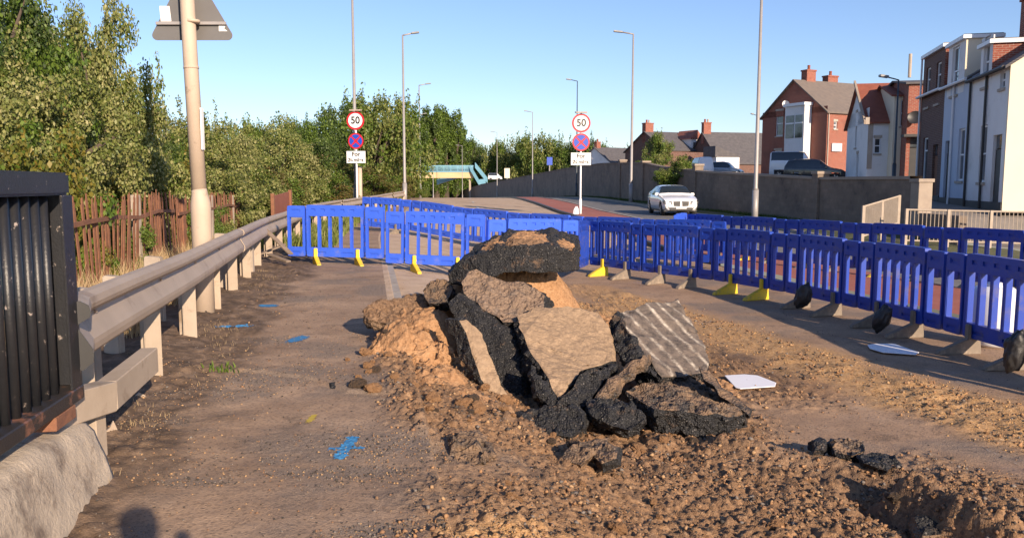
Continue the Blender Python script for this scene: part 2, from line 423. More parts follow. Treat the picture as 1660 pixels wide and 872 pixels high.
M['blue'] = simple('blue plastic darkened for shade', (.011, .046, .33), (.014, .055, .39), 1.5, .42, bump=.06, bscale=90, dirt=(.10, .10, .20), dscale=4.5, dlim=(.52, .74))  # shade painted into the base colour of barriers turned from the sun
M['blue_sunlit'] = simple('sunlit blue plastic with dust', (.028, .098, .62), (.04, .12, .66), 2.5, .5, bump=.06, bscale=90, dirt=(.15, .17, .40), dscale=5, dlim=(.55, .78))  # lighter base colour paints sunlight on the sun-facing barriers; the noise is dust
M['yellow'] = simple('yellow foot plastic', (.72, .52, .02), (.62, .43, .03), 6, .6, dirt=(.3, .22, .12), dscale=9, dlim=(.56, .75))
M['greyfoot'] = simple('dusty grey rubber', (.24, .195, .15), (.17, .14, .11), 6, .9, bump=.3, dirt=(.34, .27, .2), dscale=5)
M['rubber'] = simple('black rubber', (.012, .012, .013), (.02, .02, .02), 6, .55)
M['bag'] = simple('black bag', (.012, .012, .014), (.03, .028, .026), 8, .5, bump=.5, bscale=20)
M['white_card'] = simple('white board', (.82, .82, .85), (.78, .78, .8), 3, .6)
M['white_plastic'] = simple('cloudy white plastic', (.72, .74, .78), (.62, .64, .68), 5, .4)
M['sign_white'] = simple('sign white', (.78, .78, .77), (.74, .74, .73), 3, .4)
M['sign_red'] = simple('sign red', (.46, .008, .018), (.42, .008, .016), 3, .4)
M['sign_blue'] = simple('sign blue', (.012, .06, .42), (.012, .055, .38), 3, .4)
M['sign_black'] = simple('sign black', (.012, .012, .012), (.02, .02, .02), 3, .5)
M['sign_back'] = simple('grey sign back', (.17, .165, .16), (.14, .135, .13), 3, .55, metal=.3)
M['timber'] = simple('weathered timber', (.25, .19, .14), (.16, .12, .09), 9, .9, bump=.5)
M['bridge_deck'] = simple('ochre deck beam', (.58, .43, .24), (.5, .37, .2), .8, .8)
M['bridge_blue'] = simple('light blue steel', (.15, .34, .45), (.18, .38, .48), 1, .6)
M['red_brick'] = brickmat('red brick', (.29, .068, .036), (.21, .047, .028), (.32, .22, .17))
M['brown_brick'] = brickmat('brown brick', (.15, .062, .042), (.105, .045, .034), (.2, .15, .12))
M['wall_brick'] = brickmat('retaining wall brick', (.25, .19, .145), (.18, .138, .105), (.2, .16, .125), .44, .2, dirt=(.06, .05, .042), ms=.02, dl=(.45, .75))
M['cap_stone'] = simple('cap stone', (.34, .28, .22), (.26, .21, .17), 3, .9, bump=.4)
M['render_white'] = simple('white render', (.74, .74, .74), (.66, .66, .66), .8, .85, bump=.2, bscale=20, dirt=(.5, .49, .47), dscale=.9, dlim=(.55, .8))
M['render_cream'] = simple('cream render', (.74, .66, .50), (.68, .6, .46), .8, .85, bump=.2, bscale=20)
M['render_blue'] = simple('pale blue render', (.50, .56, .66), (.45, .51, .61), .8, .85, bump=.2, bscale=20)
def rooft(name, a, b_, s=5):
    m, nt, b = newmat(name); n = NB(nt)
    w = nt.nodes.new('ShaderNodeTexWave'); w.bands_direction = 'Z'; w.inputs['Scale'].default_value = s; w.inputs['Distortion'].default_value = .3
    n.L(n.co, w.inputs['Vector'])
    col = n.mix(n.r1(n.noise(3, 6, .7), .35, .65), a, b_)
    n.L(n.mix(n.math('MULTIPLY', w.outputs[1], .35), col, tuple(x*.55 for x in a)), b.inputs['Base Color']); b.inputs['Roughness'].default_value = .8
    n.L(n.bump(w.outputs[1], .5, .03), b.inputs['Normal'])
    return m
M['slate'] = rooft('grey slate', (.085, .08, .085), (.14, .13, .13))
M['slate_brown'] = rooft('brown grey tiles', (.15, .125, .11), (.21, .17, .14))
M['pantile'] = rooft('red pantiles', (.30, .09, .05), (.22, .065, .04))
M['pvc'] = simple('white window plastic', (.75, .76, .78), (.7, .71, .73), 2, .45)
M['dark_trim'] = simple('dark trim', (.02, .02, .022), (.035, .033, .033), 3, .5)
M['stone_trim'] = simple('stone trim', (.42, .36, .3), (.34, .29, .24), 3, .85)
m, nt, b = newmat('window glass'); n_ = NB(nt)
n_.L(n_.ramp(n_.noise(1.3, 2), [(.35, (.02, .025, .03)), (.65, (.10, .115, .13))]), b.inputs['Base Color'])
b.inputs['Roughness'].default_value = .06; b.inputs['Specular IOR Level'].default_value = .9; M['glass'] = m
M['car_white'] = simple('white car paint', (.80, .80, .80), (.77, .77, .77), .5, .25, coat=.8)
M['car_dark'] = simple('dark car paint', (.025, .03, .035), (.03, .035, .04), .5, .25, coat=.8)
M['car_silver'] = simple('silver car paint', (.45, .46, .48), (.42, .43, .45), .5, .3, metal=.3, coat=.8)
M['car_red'] = simple('red car paint', (.4, .03, .03), (.36, .03, .03), .5, .3, coat=.6)
M['car_glass'] = simple('car glass', (.015, .02, .022), (.02, .025, .028), 1, .05, spec=.9)
M['tyre'] = simple('tyre rubber', (.018, .018, .018), (.025, .025, .025), 9, .85)
M['alloy'] = simple('alloy wheel', (.4, .4, .42), (.3, .3, .32), 9, .3, metal=.8)
M['headlamp'] = simple('headlamp lens', (.75, .78, .82), (.55, .58, .62), 9, .08, spec=1)
M['bark'] = simple('bark', (.10, .075, .055), (.055, .042, .032), 9, .95, bump=.8, bscale=25)
M['leaf_olive'] = leafmat('olive leaves', [(.045, .085, .012), (.10, .155, .026), (.18, .225, .045), (.32, .31, .11)])
M['leaf_silver'] = leafmat('grey green leaves', [(.08, .11, .02), (.17, .21, .05), (.29, .31, .09), (.46, .42, .2)])
M['leaf_dark'] = leafmat('dark green leaves', [(.024, .05, .012), (.05, .085, .02), (.085, .125, .03)], .25)
M['leaf_mid'] = leafmat('mid green leaves', [(.05, .10, .012), (.10, .17, .022), (.17, .24, .04)])
M['leaf_yellow'] = leafmat('yellowing leaves', [(.10, .12, .02), (.19, .18, .03), (.30, .22, .04), (.12, .13, .03)])
M['leaf_rust'] = leafmat('rusty hedge leaves', [(.08, .09, .025), (.14, .11, .035), (.20, .12, .04), (.09, .10, .03)])
M['straw'] = simple('dry grass', (.42, .31, .17), (.30, .21, .11), 30, .9)
M['cloth'] = simple('dark clothing', (.03, .035, .05), (.04, .045, .06), 5, .9)
def blobs(x, y):
    """patches of dark loose crumbs on the footway"""
    w = (fbm(x*6, y*6, 8)-.5)*.9; m = 0*x
    for px, py, rx, ry in ((650, 725, .42, .32), (448, 745, .13, .10), (460, 612, .55, .42), (340, 640, .5, .3), (240, 690, .3, .35), (560, 765, .5, .12), (640, 860, .3, .12), (430, 555, .5, .3), (300, 780, .25, .1)):
        cx, cy = G(px, py); m = np.maximum(m, 1-sst(.5, 1.1, np.hypot((x-cx)/rx, (y-cy)/ry)+w))
    return m*(1-sst(11, 12, y))
# ------------------------------------------------------------------ ground sheets
def rows():
    y = [-120, -60, -30, -15, -8, -4, -1, .5, 1.4, 2.0, 2.3, 2.5]
    while y[-1] < 7.5: y.append(y[-1]+max(.010, y[-1]*.0036))
    while y[-1] < 26: y.append(y[-1]+y[-1]*.0075)
    while y[-1] < 900: y.append(y[-1]+y[-1]*.03)
    return np.array(y)
YR = rows()
def cols(a, b, st): return list(np.linspace(a, b, max(2, int(round((b-a)/st))+1)))
def sheet(name, uc, mat, zf=None, kind='structure', yr=None):
    yr = YR if yr is None else yr
    uc = np.array(sorted(set(np.round(uc, 5))))
    U, Y = np.meshgrid(uc, yr); X = U+g(Y)
    Z = zg(X, Y) if zf is None else zf(X, Y, U)
    nx, ny = len(uc), len(yr)
    v = np.stack([X.ravel(), Y.ravel(), Z.ravel()], 1)
    i = np.arange(nx-1); j = np.arange(ny-1); I, J = np.meshgrid(i, j)
    a = (J*nx+I).ravel(); f = np.stack([a, a+1, a+nx+1, a+nx], 1)
    x, y, u = X.ravel(), Y.ravel(), U.ravel()
    near = 1-sst(14, 26, y)
    soil = soil_mask(x, y)*near
    sand = sand_mask(x, y)*near*(u > .2)
    ver = np.maximum(sst(-.95, -1.35, u+(fbm(x*1.7, y*1.7, 9)-.5)*.9), .9*sst(-1.3, -1.8, u))
    wild = sst(-2.6, -3.3, u+(fbm(x, y, 91)-.5))
    grit = sst(.52, .7, fbm(x*1.1+4, y*1.5, 53))*near
    grit = np.maximum(grit, blobs(x, y))
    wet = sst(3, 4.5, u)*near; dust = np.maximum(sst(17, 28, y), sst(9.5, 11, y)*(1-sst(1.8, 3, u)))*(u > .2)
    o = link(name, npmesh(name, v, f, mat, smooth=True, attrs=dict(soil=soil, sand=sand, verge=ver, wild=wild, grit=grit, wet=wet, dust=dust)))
    return tag(o, kind=kind)
sheet('ground', [-700, -300, -120, -60, -35, -20, -12, -8]+cols(-6, -3, .25)+cols(-3, -1.7, .05)+cols(-1.7, U_KERB, .0145), M['ground'])
sheet('road', cols(U_KERB, 4.2, .0155)+cols(4.2, 6, .04)+cols(6, U_MED, .3), M['road'])
def zroad(dz): return lambda X, Y, U: zbase(U, Y)+dz+.006*(fbm(X*3, Y*3, 5)-.5)*(Y < 30)
yfar = np.concatenate([[-120, -30, 0], YR[(YR > 1)][::6]])
sheet('central_reservation', cols(U_MED, U_MED2, .3), M['median'], zroad(.09), yr=yfar)
sheet('far_carriageway', cols(U_MED2, U_FAR, .4), M['road2'], zroad(0), yr=yfar)
# kerbs and verge under the wall
def strip(name, u0, u1, z0, z1, mat, y0, y1, st, label=None):
    mb = MB(); ys = np.arange(y0, y1, st)
    for a, b_ in zip(ys[:-1], ys[1:]):
        q = []
        e = .006
        for y in (a+e, b_-e):
            zb = float(zbase(np.array([u0-.02]), np.array([y]))[0]); gx = float(g(y))
            q.append((gx, y, zb))
        A, B_ = q
        vs = [(A[0]+u0, A[1], A[2]+z0), (A[0]+u1, A[1], A[2]+z0), (B_[0]+u1, B_[1], B_[2]+z0), (B_[0]+u0, B_[1], B_[2]+z0),
              (A[0]+u0, A[1], A[2]+z1), (A[0]+u1, A[1], A[2]+z1), (B_[0]+u1, B_[1], B_[2]+z1), (B_[0]+u0, B_[1], B_[2]+z1)]
        mb.add(vs, [(0,3,2,1),(4,5,6,7),(0,1,5,4),(1,2,6,5),(2,3,7,6),(3,0,4,7)])
    return tag(mb.build(name, mat, bevel=0, fixn=False), kind='structure')
strip('kerb', U_KERB-.07, U_KERB+.07, -.25, .012, M['kerb'], 10.6, 34, .915)
strip('kerb', U_KERB-.07, U_KERB+.07, -.25, .012, M['kerb'], 34, 110, 6)
strip('median_kerb', U_MED-.1, U_MED+.05, -.1, .12, M['dark_trim'], 20, 110, 3)
strip('median_kerb', U_MED2-.05, U_MED2+.1, -.1, .12, M['kerb'], 20, 110, 3)
strip('median_kerb', U_FAR-.05, U_FAR+.1, -.1, .11, M['kerb'], 14, 110, 3)
# lane markings on both carriageways
mb = MB()
for y in np.arange(30, 105, 9):
    for k in range(4):
        a, b_ = y+k, y+k+1
        if k == 3: continue
        vs = [(float(g(yy))+uu, yy, float(zbase(np.array([uu]), np.array([yy]))[0])+.012) for yy, uu in ((a, 4.4), (a, 4.55), (b_, 4.55), (b_, 4.4))]
        mb.add(vs, [(0, 1, 2, 3)])
tag(mb.build('lane_marking', M['white_paint'], fixn=False), kind='structure')
mb = MB()
(ax_, ay_), (bx_, by_) = G(1560, 712), G(1655, 756)
for k in range(40):
    if k in (4, 5, 11, 12, 13, 22): continue
    vs = []
    for kk, o_ in ((k, 0), (k, 1), (k+1, 1), (k+1, 0)):
        f = kk/40; x, y = ax_+(bx_-ax_)*f, ay_+(by_-ay_)*f+o_*(.018+.012*math.sin(kk*1.7)); vs.append((x, y, Gz(x, y)+.006))
    mb.add(vs, [(0, 1, 2, 3)])
tag(mb.build('edge_line', M['white_paint'], fixn=False), kind='structure')
# verge on the right and the raised ground behind the wall
def sheet_w(name, off0, off1, n, mat, zf, yr):
    vs = []; fs = []
    t = np.array(off1 if hasattr(off1, '__len__') else np.linspace(0, 1, n)); n = len(t)
    for y in yr:
        uw = float(u_wall(y))
        for q in t:
            u = (U_FAR+.1+(uw-U_FAR-.1)*q) if off0 is None else uw+off0+q
            x = u+float(g(y)); vs.append((x, y, zf(x, y, u)))
    for j in range(len(yr)-1):
        for i in range(n-1):
            a = j*n+i; fs.append((a, a+1, a+n+1, a+n))
    mb = MB(); mb.add(vs, fs); return tag(mb.build(name, mat, smooth=True, fixn=False), kind='structure')
sheet_w('verge', None, 0, 5, M['grass'], lambda x, y, u: float(zbase(np.array([u]), np.array([y]))[0])+.10+.04*math.sin(x*5+y*3), YR[YR > 1][::6])
sheet_w('raised_ground', .1, [0, 2, 5, 10, 20, 40, 80, 200, 700], 0, M['terrace'], lambda x, y, u: float(terrace(y)), [-120, -30, 0, 15, 22, 24.3, 25, 26, 27, 28, 30, 33, 38, 46, 53, 57, 65, 72, 83, 94, 113, 130, 154, 175, 200, 240, 280, 340, 400, 600, 890])

# ------------------------------------------------------------------ draped spray paint
def spray(px, py, w, h, mat, label, seed, shape='bar', rz=0):
    cx, cy = G(px, py); rnd = random.Random(seed); mb = MB(); c = .012
    for i in range(int(w/c)+1):
        for j in range(int(h/c)+1):
            a, b_ = -w/2+i*c, -h/2+j*c
            if shape == 'cross':
                d = min(max(abs(a)/(w/2)-1, abs(b_+.02)-.028)*1 if abs(a) < w/2 else 9, (abs(a)-.035) if abs(b_) < h/2 else 9)
            else:
                d = (abs(a)/(w/2))**2+(abs(b_)/(h/2))**2-1; d *= .03
            if rnd.random() < (1.1 if d < -.008 else .5 if d < .006 else 0)-.3*fbm(np.array([(cx+a)*30]), np.array([(cy+b_)*30]), seed)[0]*(.6):
                ca, sa = math.cos(rz), math.sin(rz)
                vs = [(cx+(a+p)*ca-(b_+q)*sa, cy+(a+p)*sa+(b_+q)*ca) for p, q in ((0, 0), (c, 0), (c, c), (0, c))]
                mb.add([(x, y, Gz(x, y)+.004) for x, y in vs], [(0, 1, 2, 3)])
    tag(mb.build('paint_mark', mat, fixn=False), label, 'paint mark', None)
spray(560, 728, .22, .42, M['spray_blue'], 'blue sprayed cross nearest the front on the brown footway', 1, 'cross')
spray(481, 554, .16, .36, M['spray_blue'], 'short blue spray mark halfway along the footway, level with the soil heap', 2, rz=-.2)
spray(380, 537, .42, .13, M['spray_blue'], 'long pale blue spray streak in the mud beside the crash barrier', 3)
spray(434, 499, .26, .22, M['spray_blue'], 'farthest blue spray patch, by the posts of the crash barrier', 4)
spray(503, 679, .05, .20, M['spray_yellow'], 'small yellow spray tick on the footway left of the blue cross', 5)

# ------------------------------------------------------------------ soil heap under the slabs (loose soil nobody could count)
hx = np.linspace(-1.9, 2.7, 330); hy = np.linspace(5.0, 11.4, 380)
HX, HY = np.meshgrid(hx, hy)
def bumpf(x, y, cx, cy, rx, ry, h, p=2): return h*np.exp(-(((x-cx)/rx)**2+((y-cy)/ry)**2)**(p/2))
def heapz(x, y):
    w = fbm(x*1.5, y*1.5, 77)-.5
    h = bumpf(x, y, .05, 9.05, .85, .62, 1.1, 4)                      # under the top slab
    h = np.maximum(h, bumpf(x, y, .35, 8.25, .75, .45, .50, 3))
    h = np.maximum(h, bumpf(x, y, -.88, 8.1, .45, .45, .42, 3))
    h = np.maximum(h, bumpf(x, y, -.95, 7.5, .36, .42, .34, 3))       # clay lump on the left
    h = np.maximum(h, bumpf(x, y, -.60, 6.65, .34, .36, .15, 2.5))
    h = np.maximum(h, bumpf(x, y, -.33, 6.25, .32, .30, .12, 2.5))
    h = np.maximum(h, bumpf(x, y, .95, 9.6, .8, .8, .46, 3))          # sandy heap behind
    h = np.maximum(h, bumpf(x, y, 1.5, 7.15, .55, .4, .20, 3))
    h = np.maximum(h, bumpf(x, y, .5, 7.2, .8, .6, .13, 3))
    h = np.maximum(h, bumpf(x, y, 2.0, 7.7, .3, .6, .15, 3))
    h = h*(1+.35*w)-.07
    m = sst(-.02, .1, h)
    return zbase(x-g(y), y)+h+m*(.04*clod(x*3.6, y*3.6, 81)+.045*clod(x*8, y*8, 82)*vn(x*3, y*3, 85)*1.6+.034*clod(x*17, y*17, 83)+.024*clod(x*34, y*34, 84)+.016*clod(x*60, y*60, 86))-.015
HZ = heapz(HX, HY)
a = (np.arange(379)[:, None]*330+np.arange(329)[None, :]).ravel()
hv = np.stack([HX.ravel(), HY.ravel(), HZ.ravel()], 1)
tag(link('soil_heap', npmesh('soil_heap', hv, np.stack([a, a+1, a+331, a+330], 1), M['soil'], smooth=True)), 'heap of brown dug soil and clods under and around the broken slabs', 'soil heap', kind='stuff')

# ------------------------------------------------------------------ broken slabs
SLAB_LABELS = []
def slab(label, pts, vec, mtop, mside, seed, el=.03, rough=.035, topr=.012, groove=None, name='asphalt_slab', cat='asphalt slab', group='broken slabs in the pile'):
    """pts: corners of one face as (photo px, photo py, distance); vec: the thickness in metres"""
    poly = [P(*p) for p in pts]; n = len(poly)
    # ragged outline: subdivide edges and jitter
    ring = []; rnd = random.Random(seed)
    for i in range(n):
        a, b = poly[i], poly[(i+1) % n]; L = (b-a).length; k = max(1, int(L/.09)); 
        for j in range(k):
            p = a.lerp(b, j/k)
            if j: p = p+Vector((rnd.uniform(-1, 1), rnd.uniform(-1, 1), rnd.uniform(-1, 1)))*.02
            ring.append(p)
    c = sum(ring, Vector())/len(ring); vec = Vector(vec)
    bm = bmesh.new()
    f = [bm.verts.new(p) for p in ring]; bk = [bm.verts.new(c+(p-c)*(.93+.1*rnd.random())+vec*(1+rnd.uniform(-.12, .12))) for p in ring]
    m = len(ring)
    F = bm.faces.new(f); F.material_index = 0; B = bm.faces.new(list(reversed(bk))); B.material_index = 1
    for i in range(m):
        q = bm.faces.new((f[i], bk[i], bk[(i+1) % m], f[(i+1) % m])); q.material_index = 1
    bmesh.ops.recalc_face_normals(bm, faces=bm.faces)
    bmesh.ops.triangulate(bm, faces=bm.faces)
    for it in range(7):
        es = [e for e in bm.edges if e.calc_length() > el*1.5]
        if not es: break
        bmesh.ops.subdivide_edges(bm, edges=es, cuts=1, use_grid_fill=False)
        bmesh.ops.triangulate(bm, faces=[q for q in bm.faces if len(q.verts) > 3])
    bm.normal_update()
    top = {v.index: False for v in bm.verts}
    nn = F.normal if F.is_valid else None
    base_n = (poly[1]-poly[0]).cross(poly[2]-poly[0]).normalized()
    ax = (poly[1]-poly[0]).normalized(); ay = base_n.cross(ax).normalized()
    bm.verts.index_update()
    gv = [0.0]*len(bm.verts); off = []
    for v in bm.verts:
        only = all(q.material_index == 0 for q in v.link_faces); edge = (not only) and any(q.material_index == 0 for q in v.link_faces)
        s = seed*3.7; co = v.co
        t1 = mnoise.fractal(co*4+Vector((s, 0, 0)), .9, 2.1, 3); t2 = mnoise.fractal(co*17+Vector((0, s, 0)), .8, 2.1, 3)
        d3 = mnoise.voronoi(co*22+Vector((s, s, 0)))[0][0]
        if only: d = topr*(t1+t2*.8)
        elif edge: d = rough*.55*t1-.012*abs(t2)-.006
        else: d = rough*(t1*.8+t2*.5)+rough*(.5-d3)*.9
        if groove: gv[v.index] = (v.co-poly[0]).dot(groove[0])*groove[1]
        off.append(v.normal*d)
    for v, o_ in zip(bm.verts, off): v.co += o_
    org = c.copy()
    for v in bm.verts: v.co -= org
    me = bpy.data.meshes.new(name); bm.to_mesh(me); bm.free()
    me.materials.append(mtop); me.materials.append(mside)
    if groove:
        at = me.attributes.new('groove', 'FLOAT', 'POINT'); at.data.foreach_set('value', gv)
    o = link(name, me); o.location = org
    return tag(o, label, cat, group)
A, D, T_, GR = M['asph'], M['asph_dirty'], M['slab_top'], M['slab_grey']
# big slab on top of the pile: black broken edge towards us, brown soil on its upper side
slab('large black slab lying on top of the pile, its broken edge facing the front', [(724,444,8.5),(738,432,8.45),(775,410,8.35),(805,398,8.3),(845,396,8.25),(900,398,8.3),(934,408,8.4),(937,438,8.4),(905,443,8.3),(850,440,8.2),(800,448,8.2),(752,466,8.4),(727,460,8.5)],
     (.12, 1.15, .10), A, A, 1, rough=.032, topr=.018)
slab('crumbling brown soil layer stuck along the top of the highest slab', [(778,406,8.5),(800,394,8.45),(832,386,8.4),(880,388,8.4),(930,402,8.45),(926,407,8.36),(880,399,8.30),(832,398,8.27),(792,408,8.34)],
     (.06, .8, .02), M['soil_dark'], M['soil'], 2, rough=.022, topr=.02, name='soil_crust', cat='soil crust', group=None)
slab('grey brown slab leaning below the top slab, left of the sandy one', [(757,440,8.0),(772,436,8.02),(806,447,8.0),(850,455,7.95),(886,478,7.85),(884,505,7.65),(850,525,7.45),(815,522,7.4),(780,500,7.55),(755,480,7.75),(748,458,7.9)],
     (.08, .32, -.16), GR, A, 3, rough=.05, topr=.03)
slab('black broken edge wedge between the leaning grey slab and the sandy slab', [(742,474,7.75),(766,494,7.55),(798,516,7.4),(828,545,7.25),(842,600,7.0),(845,660,6.8),(815,655,6.85),(788,600,7.05),(752,540,7.4),(726,492,7.65)],
     (.2, .25, -.04), A, A, 4, rough=.035, topr=.03)
# narrow slab standing left of centre
slab('narrow slab with sandy face standing at the left of the pile', [(744,519,6.95),(757,516,6.98),(790,560,6.85),(824,640,6.6),(818,655,6.55),(800,650,6.55),(765,575,6.75)],
     (-.135, .16, -.03), T_, A, 5, rough=.035, topr=.012)
# large sandy slab, front centre
slab('largest slab with flat sandy face at the front centre of the pile', [(838,513,7.35),(868,500,7.5),(920,498,7.6),(972,506,7.65),(992,540,7.45),(1001,585,7.1),(975,592,6.95),(950,598,6.8),(925,620,6.55),(905,645,6.35),(880,600,6.65),(852,556,7.0)],
     (-.06, .12, -.27), T_, A, 6, rough=.05, topr=.012, el=.026)
slab('black edge block under the foot of the sandy slab', [(862,592,6.6),(905,648,6.25),(930,622,6.45),(952,598,6.65),(985,596,6.85),(998,592,6.9),(970,630,6.5),(940,668,6.25),(900,672,6.2),(868,640,6.35)],
     (.02, .28, -.14), A, A, 7, rough=.05, topr=.045)
# grooved slab, right
gd = (P(1100,485,8.2)-P(1003,500,7.75)).normalized()
slab('slab with pale parallel grooves leaning at the right of the pile', [(1003,503,7.7),(1050,491,7.95),(1100,484,8.2),(1128,528,7.8),(1150,585,7.3),(1148,602,7.15),(1110,612,7.0),(1074,612,6.9),(1045,575,7.1),(1020,540,7.4)],
     (-.10, .16, -.24), M['groove'], A, 8, rough=.045, topr=.009, groove=(gd, 6.5), el=.026)
slab('dark jagged wedge under the grooved slab, facing the sandy slab', [(1000,505,7.65),(985,528,7.6),(992,560,7.3),(1008,590,7.1),(1040,600,6.95),(1064,612,6.85),(1040,570,7.1),(1018,535,7.35)],
     (.1, .3, -.1), A, A, 9, rough=.04, topr=.04)
slab('thin grey slab strip leaning between the sandy and grooved slabs', [(1052,572,6.95),(1040,590,6.8),(1010,610,6.6),(975,655,6.3),(956,652,6.32),(985,615,6.6),(1015,590,6.85)],
     (.06, .12, -.09), D, D, 10, rough=.03, topr=.03)
slab('wide gritty slab lying flat at the right foot of the pile', [(1012,632,6.55),(1040,622,6.75),(1085,616,7.0),(1130,615,7.1),(1165,628,6.9),(1205,655,6.5),(1212,668,6.3),(1180,676,6.15),(1120,668,6.1),(1060,662,6.1)],
     (.02, .03, -.19), D, A, 11, rough=.045, topr=.045)
slab('long thin black edged slab sloping down to the right tip of the pile', [(1132,592,6.75),(1147,600,6.8),(1185,635,6.55),(1220,662,6.35),(1216,676,6.25),(1180,650,6.4),(1140,615,6.6)],
     (.05, .16, -.08), D, A, 12, rough=.03, topr=.02)
slab('black lump in front of the wide gritty slab, between it and the sandy slab', [(950,655,6.2),(975,645,6.3),(1015,652,6.25),(1042,668,6.1),(1046,680,6.0),(1020,698,5.9),(990,690,5.9),(960,676,6.0)],
     (.02, .22, -.12), A, A, 13, rough=.045, topr=.05)
slab('black block lying at the front foot of the pile under the sandy slab', [(838,672,6.05),(870,662,6.1),(925,656,6.15),(948,668,6.05),(950,690,5.9),(925,708,5.75),(880,706,5.75),(850,694,5.85)],
     (.03, .22, -.12), A, A, 14, rough=.045, topr=.05)
slab('rounded grey lump alone on the edge of the footway', [(724,706,4.86),(750,698,4.95),(780,702,4.92),(796,720,4.8),(790,745,4.6),(765,757,4.52),(735,750,4.56)],
     (.03, .2, -.12), D, D, 15, rough=.06, topr=.06, cat='asphalt lump', name='asphalt_lump', group=None)
slab('pointed grey brown fragment in front of the black block', [(908,744,5.1),(925,720,5.2),(960,712,5.28),(990,706,5.32),(978,728,5.15),(940,754,5.0)],
     (.04, .13, -.1), D, D, 16, rough=.04, topr=.04, cat='asphalt lump', name='asphalt_lump', group=None)
slab('small dark fragment right of the pointed grey one', [(955,735,5.1),(985,716,5.2),(1004,722,5.15),(1000,742,5.0),(975,752,4.95)],
     (.03, .1, -.08), D, A, 17, rough=.035, topr=.03, cat='asphalt lump', name='asphalt_lump', group=None)
slab('gritty dark slab resting on the clay lump at the left front', [(642,600,6.9),(672,592,7.05),(715,598,7.0),(752,612,6.75),(756,628,6.6),(720,640,6.5),(680,636,6.5),(652,622,6.65)],
     (.03, .12, -.11), D, D, 18, rough=.05, topr=.05)
slab('brown gritty slab sticking out at the upper left of the pile', [(588,500,8.0),(610,488,8.3),(660,474,8.7),(712,474,8.8),(700,500,8.2),(668,520,7.9),(625,524,7.75),(598,518,7.8)],
     (.05, .04, -.10), M['soil_dark'], D, 19, rough=.05, topr=.045)
slab('dark fragment on the upper left slab, below the top slab', [(682,470,8.5),(700,455,8.6),(722,452,8.5),(735,468,8.3),(720,492,8.1),(695,492,8.1)],
     (.05, .16, -.1), D, A, 20, rough=.045, topr=.05)
slab('big lump of orange clay at the left of the pile', [(604,556,7.35),(625,532,7.6),(665,524,7.7),(705,536,7.5),(726,566,7.1),(732,605,6.8),(700,630,6.6),(650,636,6.55),(612,628,6.65),(600,592,6.95)],
     (.05, .2, -.28), M['soil'], M['soil'], 21, rough=.09, topr=.075, name='clay_lump', cat='clay lump', group=None)
slab('small upright clay piece beside the big orange clay lump', [(608,592,6.9),(622,586,6.95),(630,610,6.7),(624,634,6.5),(608,636,6.5)],
     (.02, .12, -.02), M['soil'], M['soil'], 22, rough=.03, topr=.02, name='clay_lump', cat='clay lump', group=None)
for o_ in bpy.data.objects:
    if o_.name.startswith('asphalt_lump'):
        o_.location.z = max(o_.location.z, Gz(o_.location.x, o_.location.y)+.035)
# row of lumps on the right
slab('small black lump at the left end of the fragments right of the pile', [(1315,712,5.55),(1330,704,5.6),(1344,714,5.5),(1340,730,5.4),(1320,730,5.4)],
     (.02, .1, -.08), A, A, 23, rough=.03, topr=.03, cat='asphalt lump', name='asphalt_lump', group=None)
slab('long grey brown fragment right of the pile with a black far end', [(1345,716,5.55),(1362,708,5.65),(1400,712,5.55),(1408,728,5.4),(1380,738,5.3),(1352,732,5.4)],
     (.02, .1, -.1), D, A, 24, rough=.04, topr=.04, cat='asphalt lump', name='asphalt_lump', group=None)
slab('black crumbling fragment at the right end of the row beside the pile', [(1388,732,5.35),(1420,730,5.4),(1450,738,5.35),(1466,756,5.2),(1440,764,5.1),(1400,750,5.2)],
     (.02, .1, -.1), A, A, 25, rough=.045, topr=.045, cat='asphalt lump', name='asphalt_lump', group=None)
slab('black lump in the churned soil at the bottom right corner of the view', [(1480,835,4.5),(1515,822,4.6),(1545,838,4.5),(1540,866,4.35),(1495,868,4.35)],
     (.02, .1, -.1), A, D, 26, rough=.045, topr=.045, cat='asphalt lump', name='asphalt_lump', group=None)
slab('black lump standing in for a dark hole at a break in the footway left of the clay lump', [(532,620,6.1),(545,616,6.15),(550,632,6.0),(544,648,5.9),(534,646,5.9)],
     (.01, .06, -.06), A, A, 27, rough=.02, topr=.03, cat='asphalt lump', name='asphalt_lump', group=None)  # added black chunk gives the dark of a hole in the footway
# soil lumps: many alike, each its own object
protos = []
for k in range(5):
    bm = bmesh.new(); bmesh.ops.create_icosphere(bm, subdivisions=4, radius=1)
    sc = Vector((1, random.uniform(.7, 1), random.uniform(.55, .8)))
    for v in bm.verts:
        d = 1+.32*mnoise.fractal(v.co*1.3+Vector((k*9, 0, 0)), .8, 2, 4)+.22*(.5-mnoise.voronoi(v.co*2.6+Vector((0, k*5, 0)))[0][0])
        v.co = Vector((v.co.x*sc.x, v.co.y*sc.y, v.co.z*sc.z))*d
    me = bpy.data.meshes.new('soil_clod'); bm.to_mesh(me); bm.free(); me.materials.append(M['soil'] if k % 3 else M['asph_dirty']); protos.append(me)
def ztop(x, y):
    z = Gz(x, y)
    if -1.9 < x < 2.7 and 5 < y < 11.4: z = max(z, float(heapz(np.array([x]), np.array([y]))[0]))
    return z
rc = random.Random(5); cl = 0
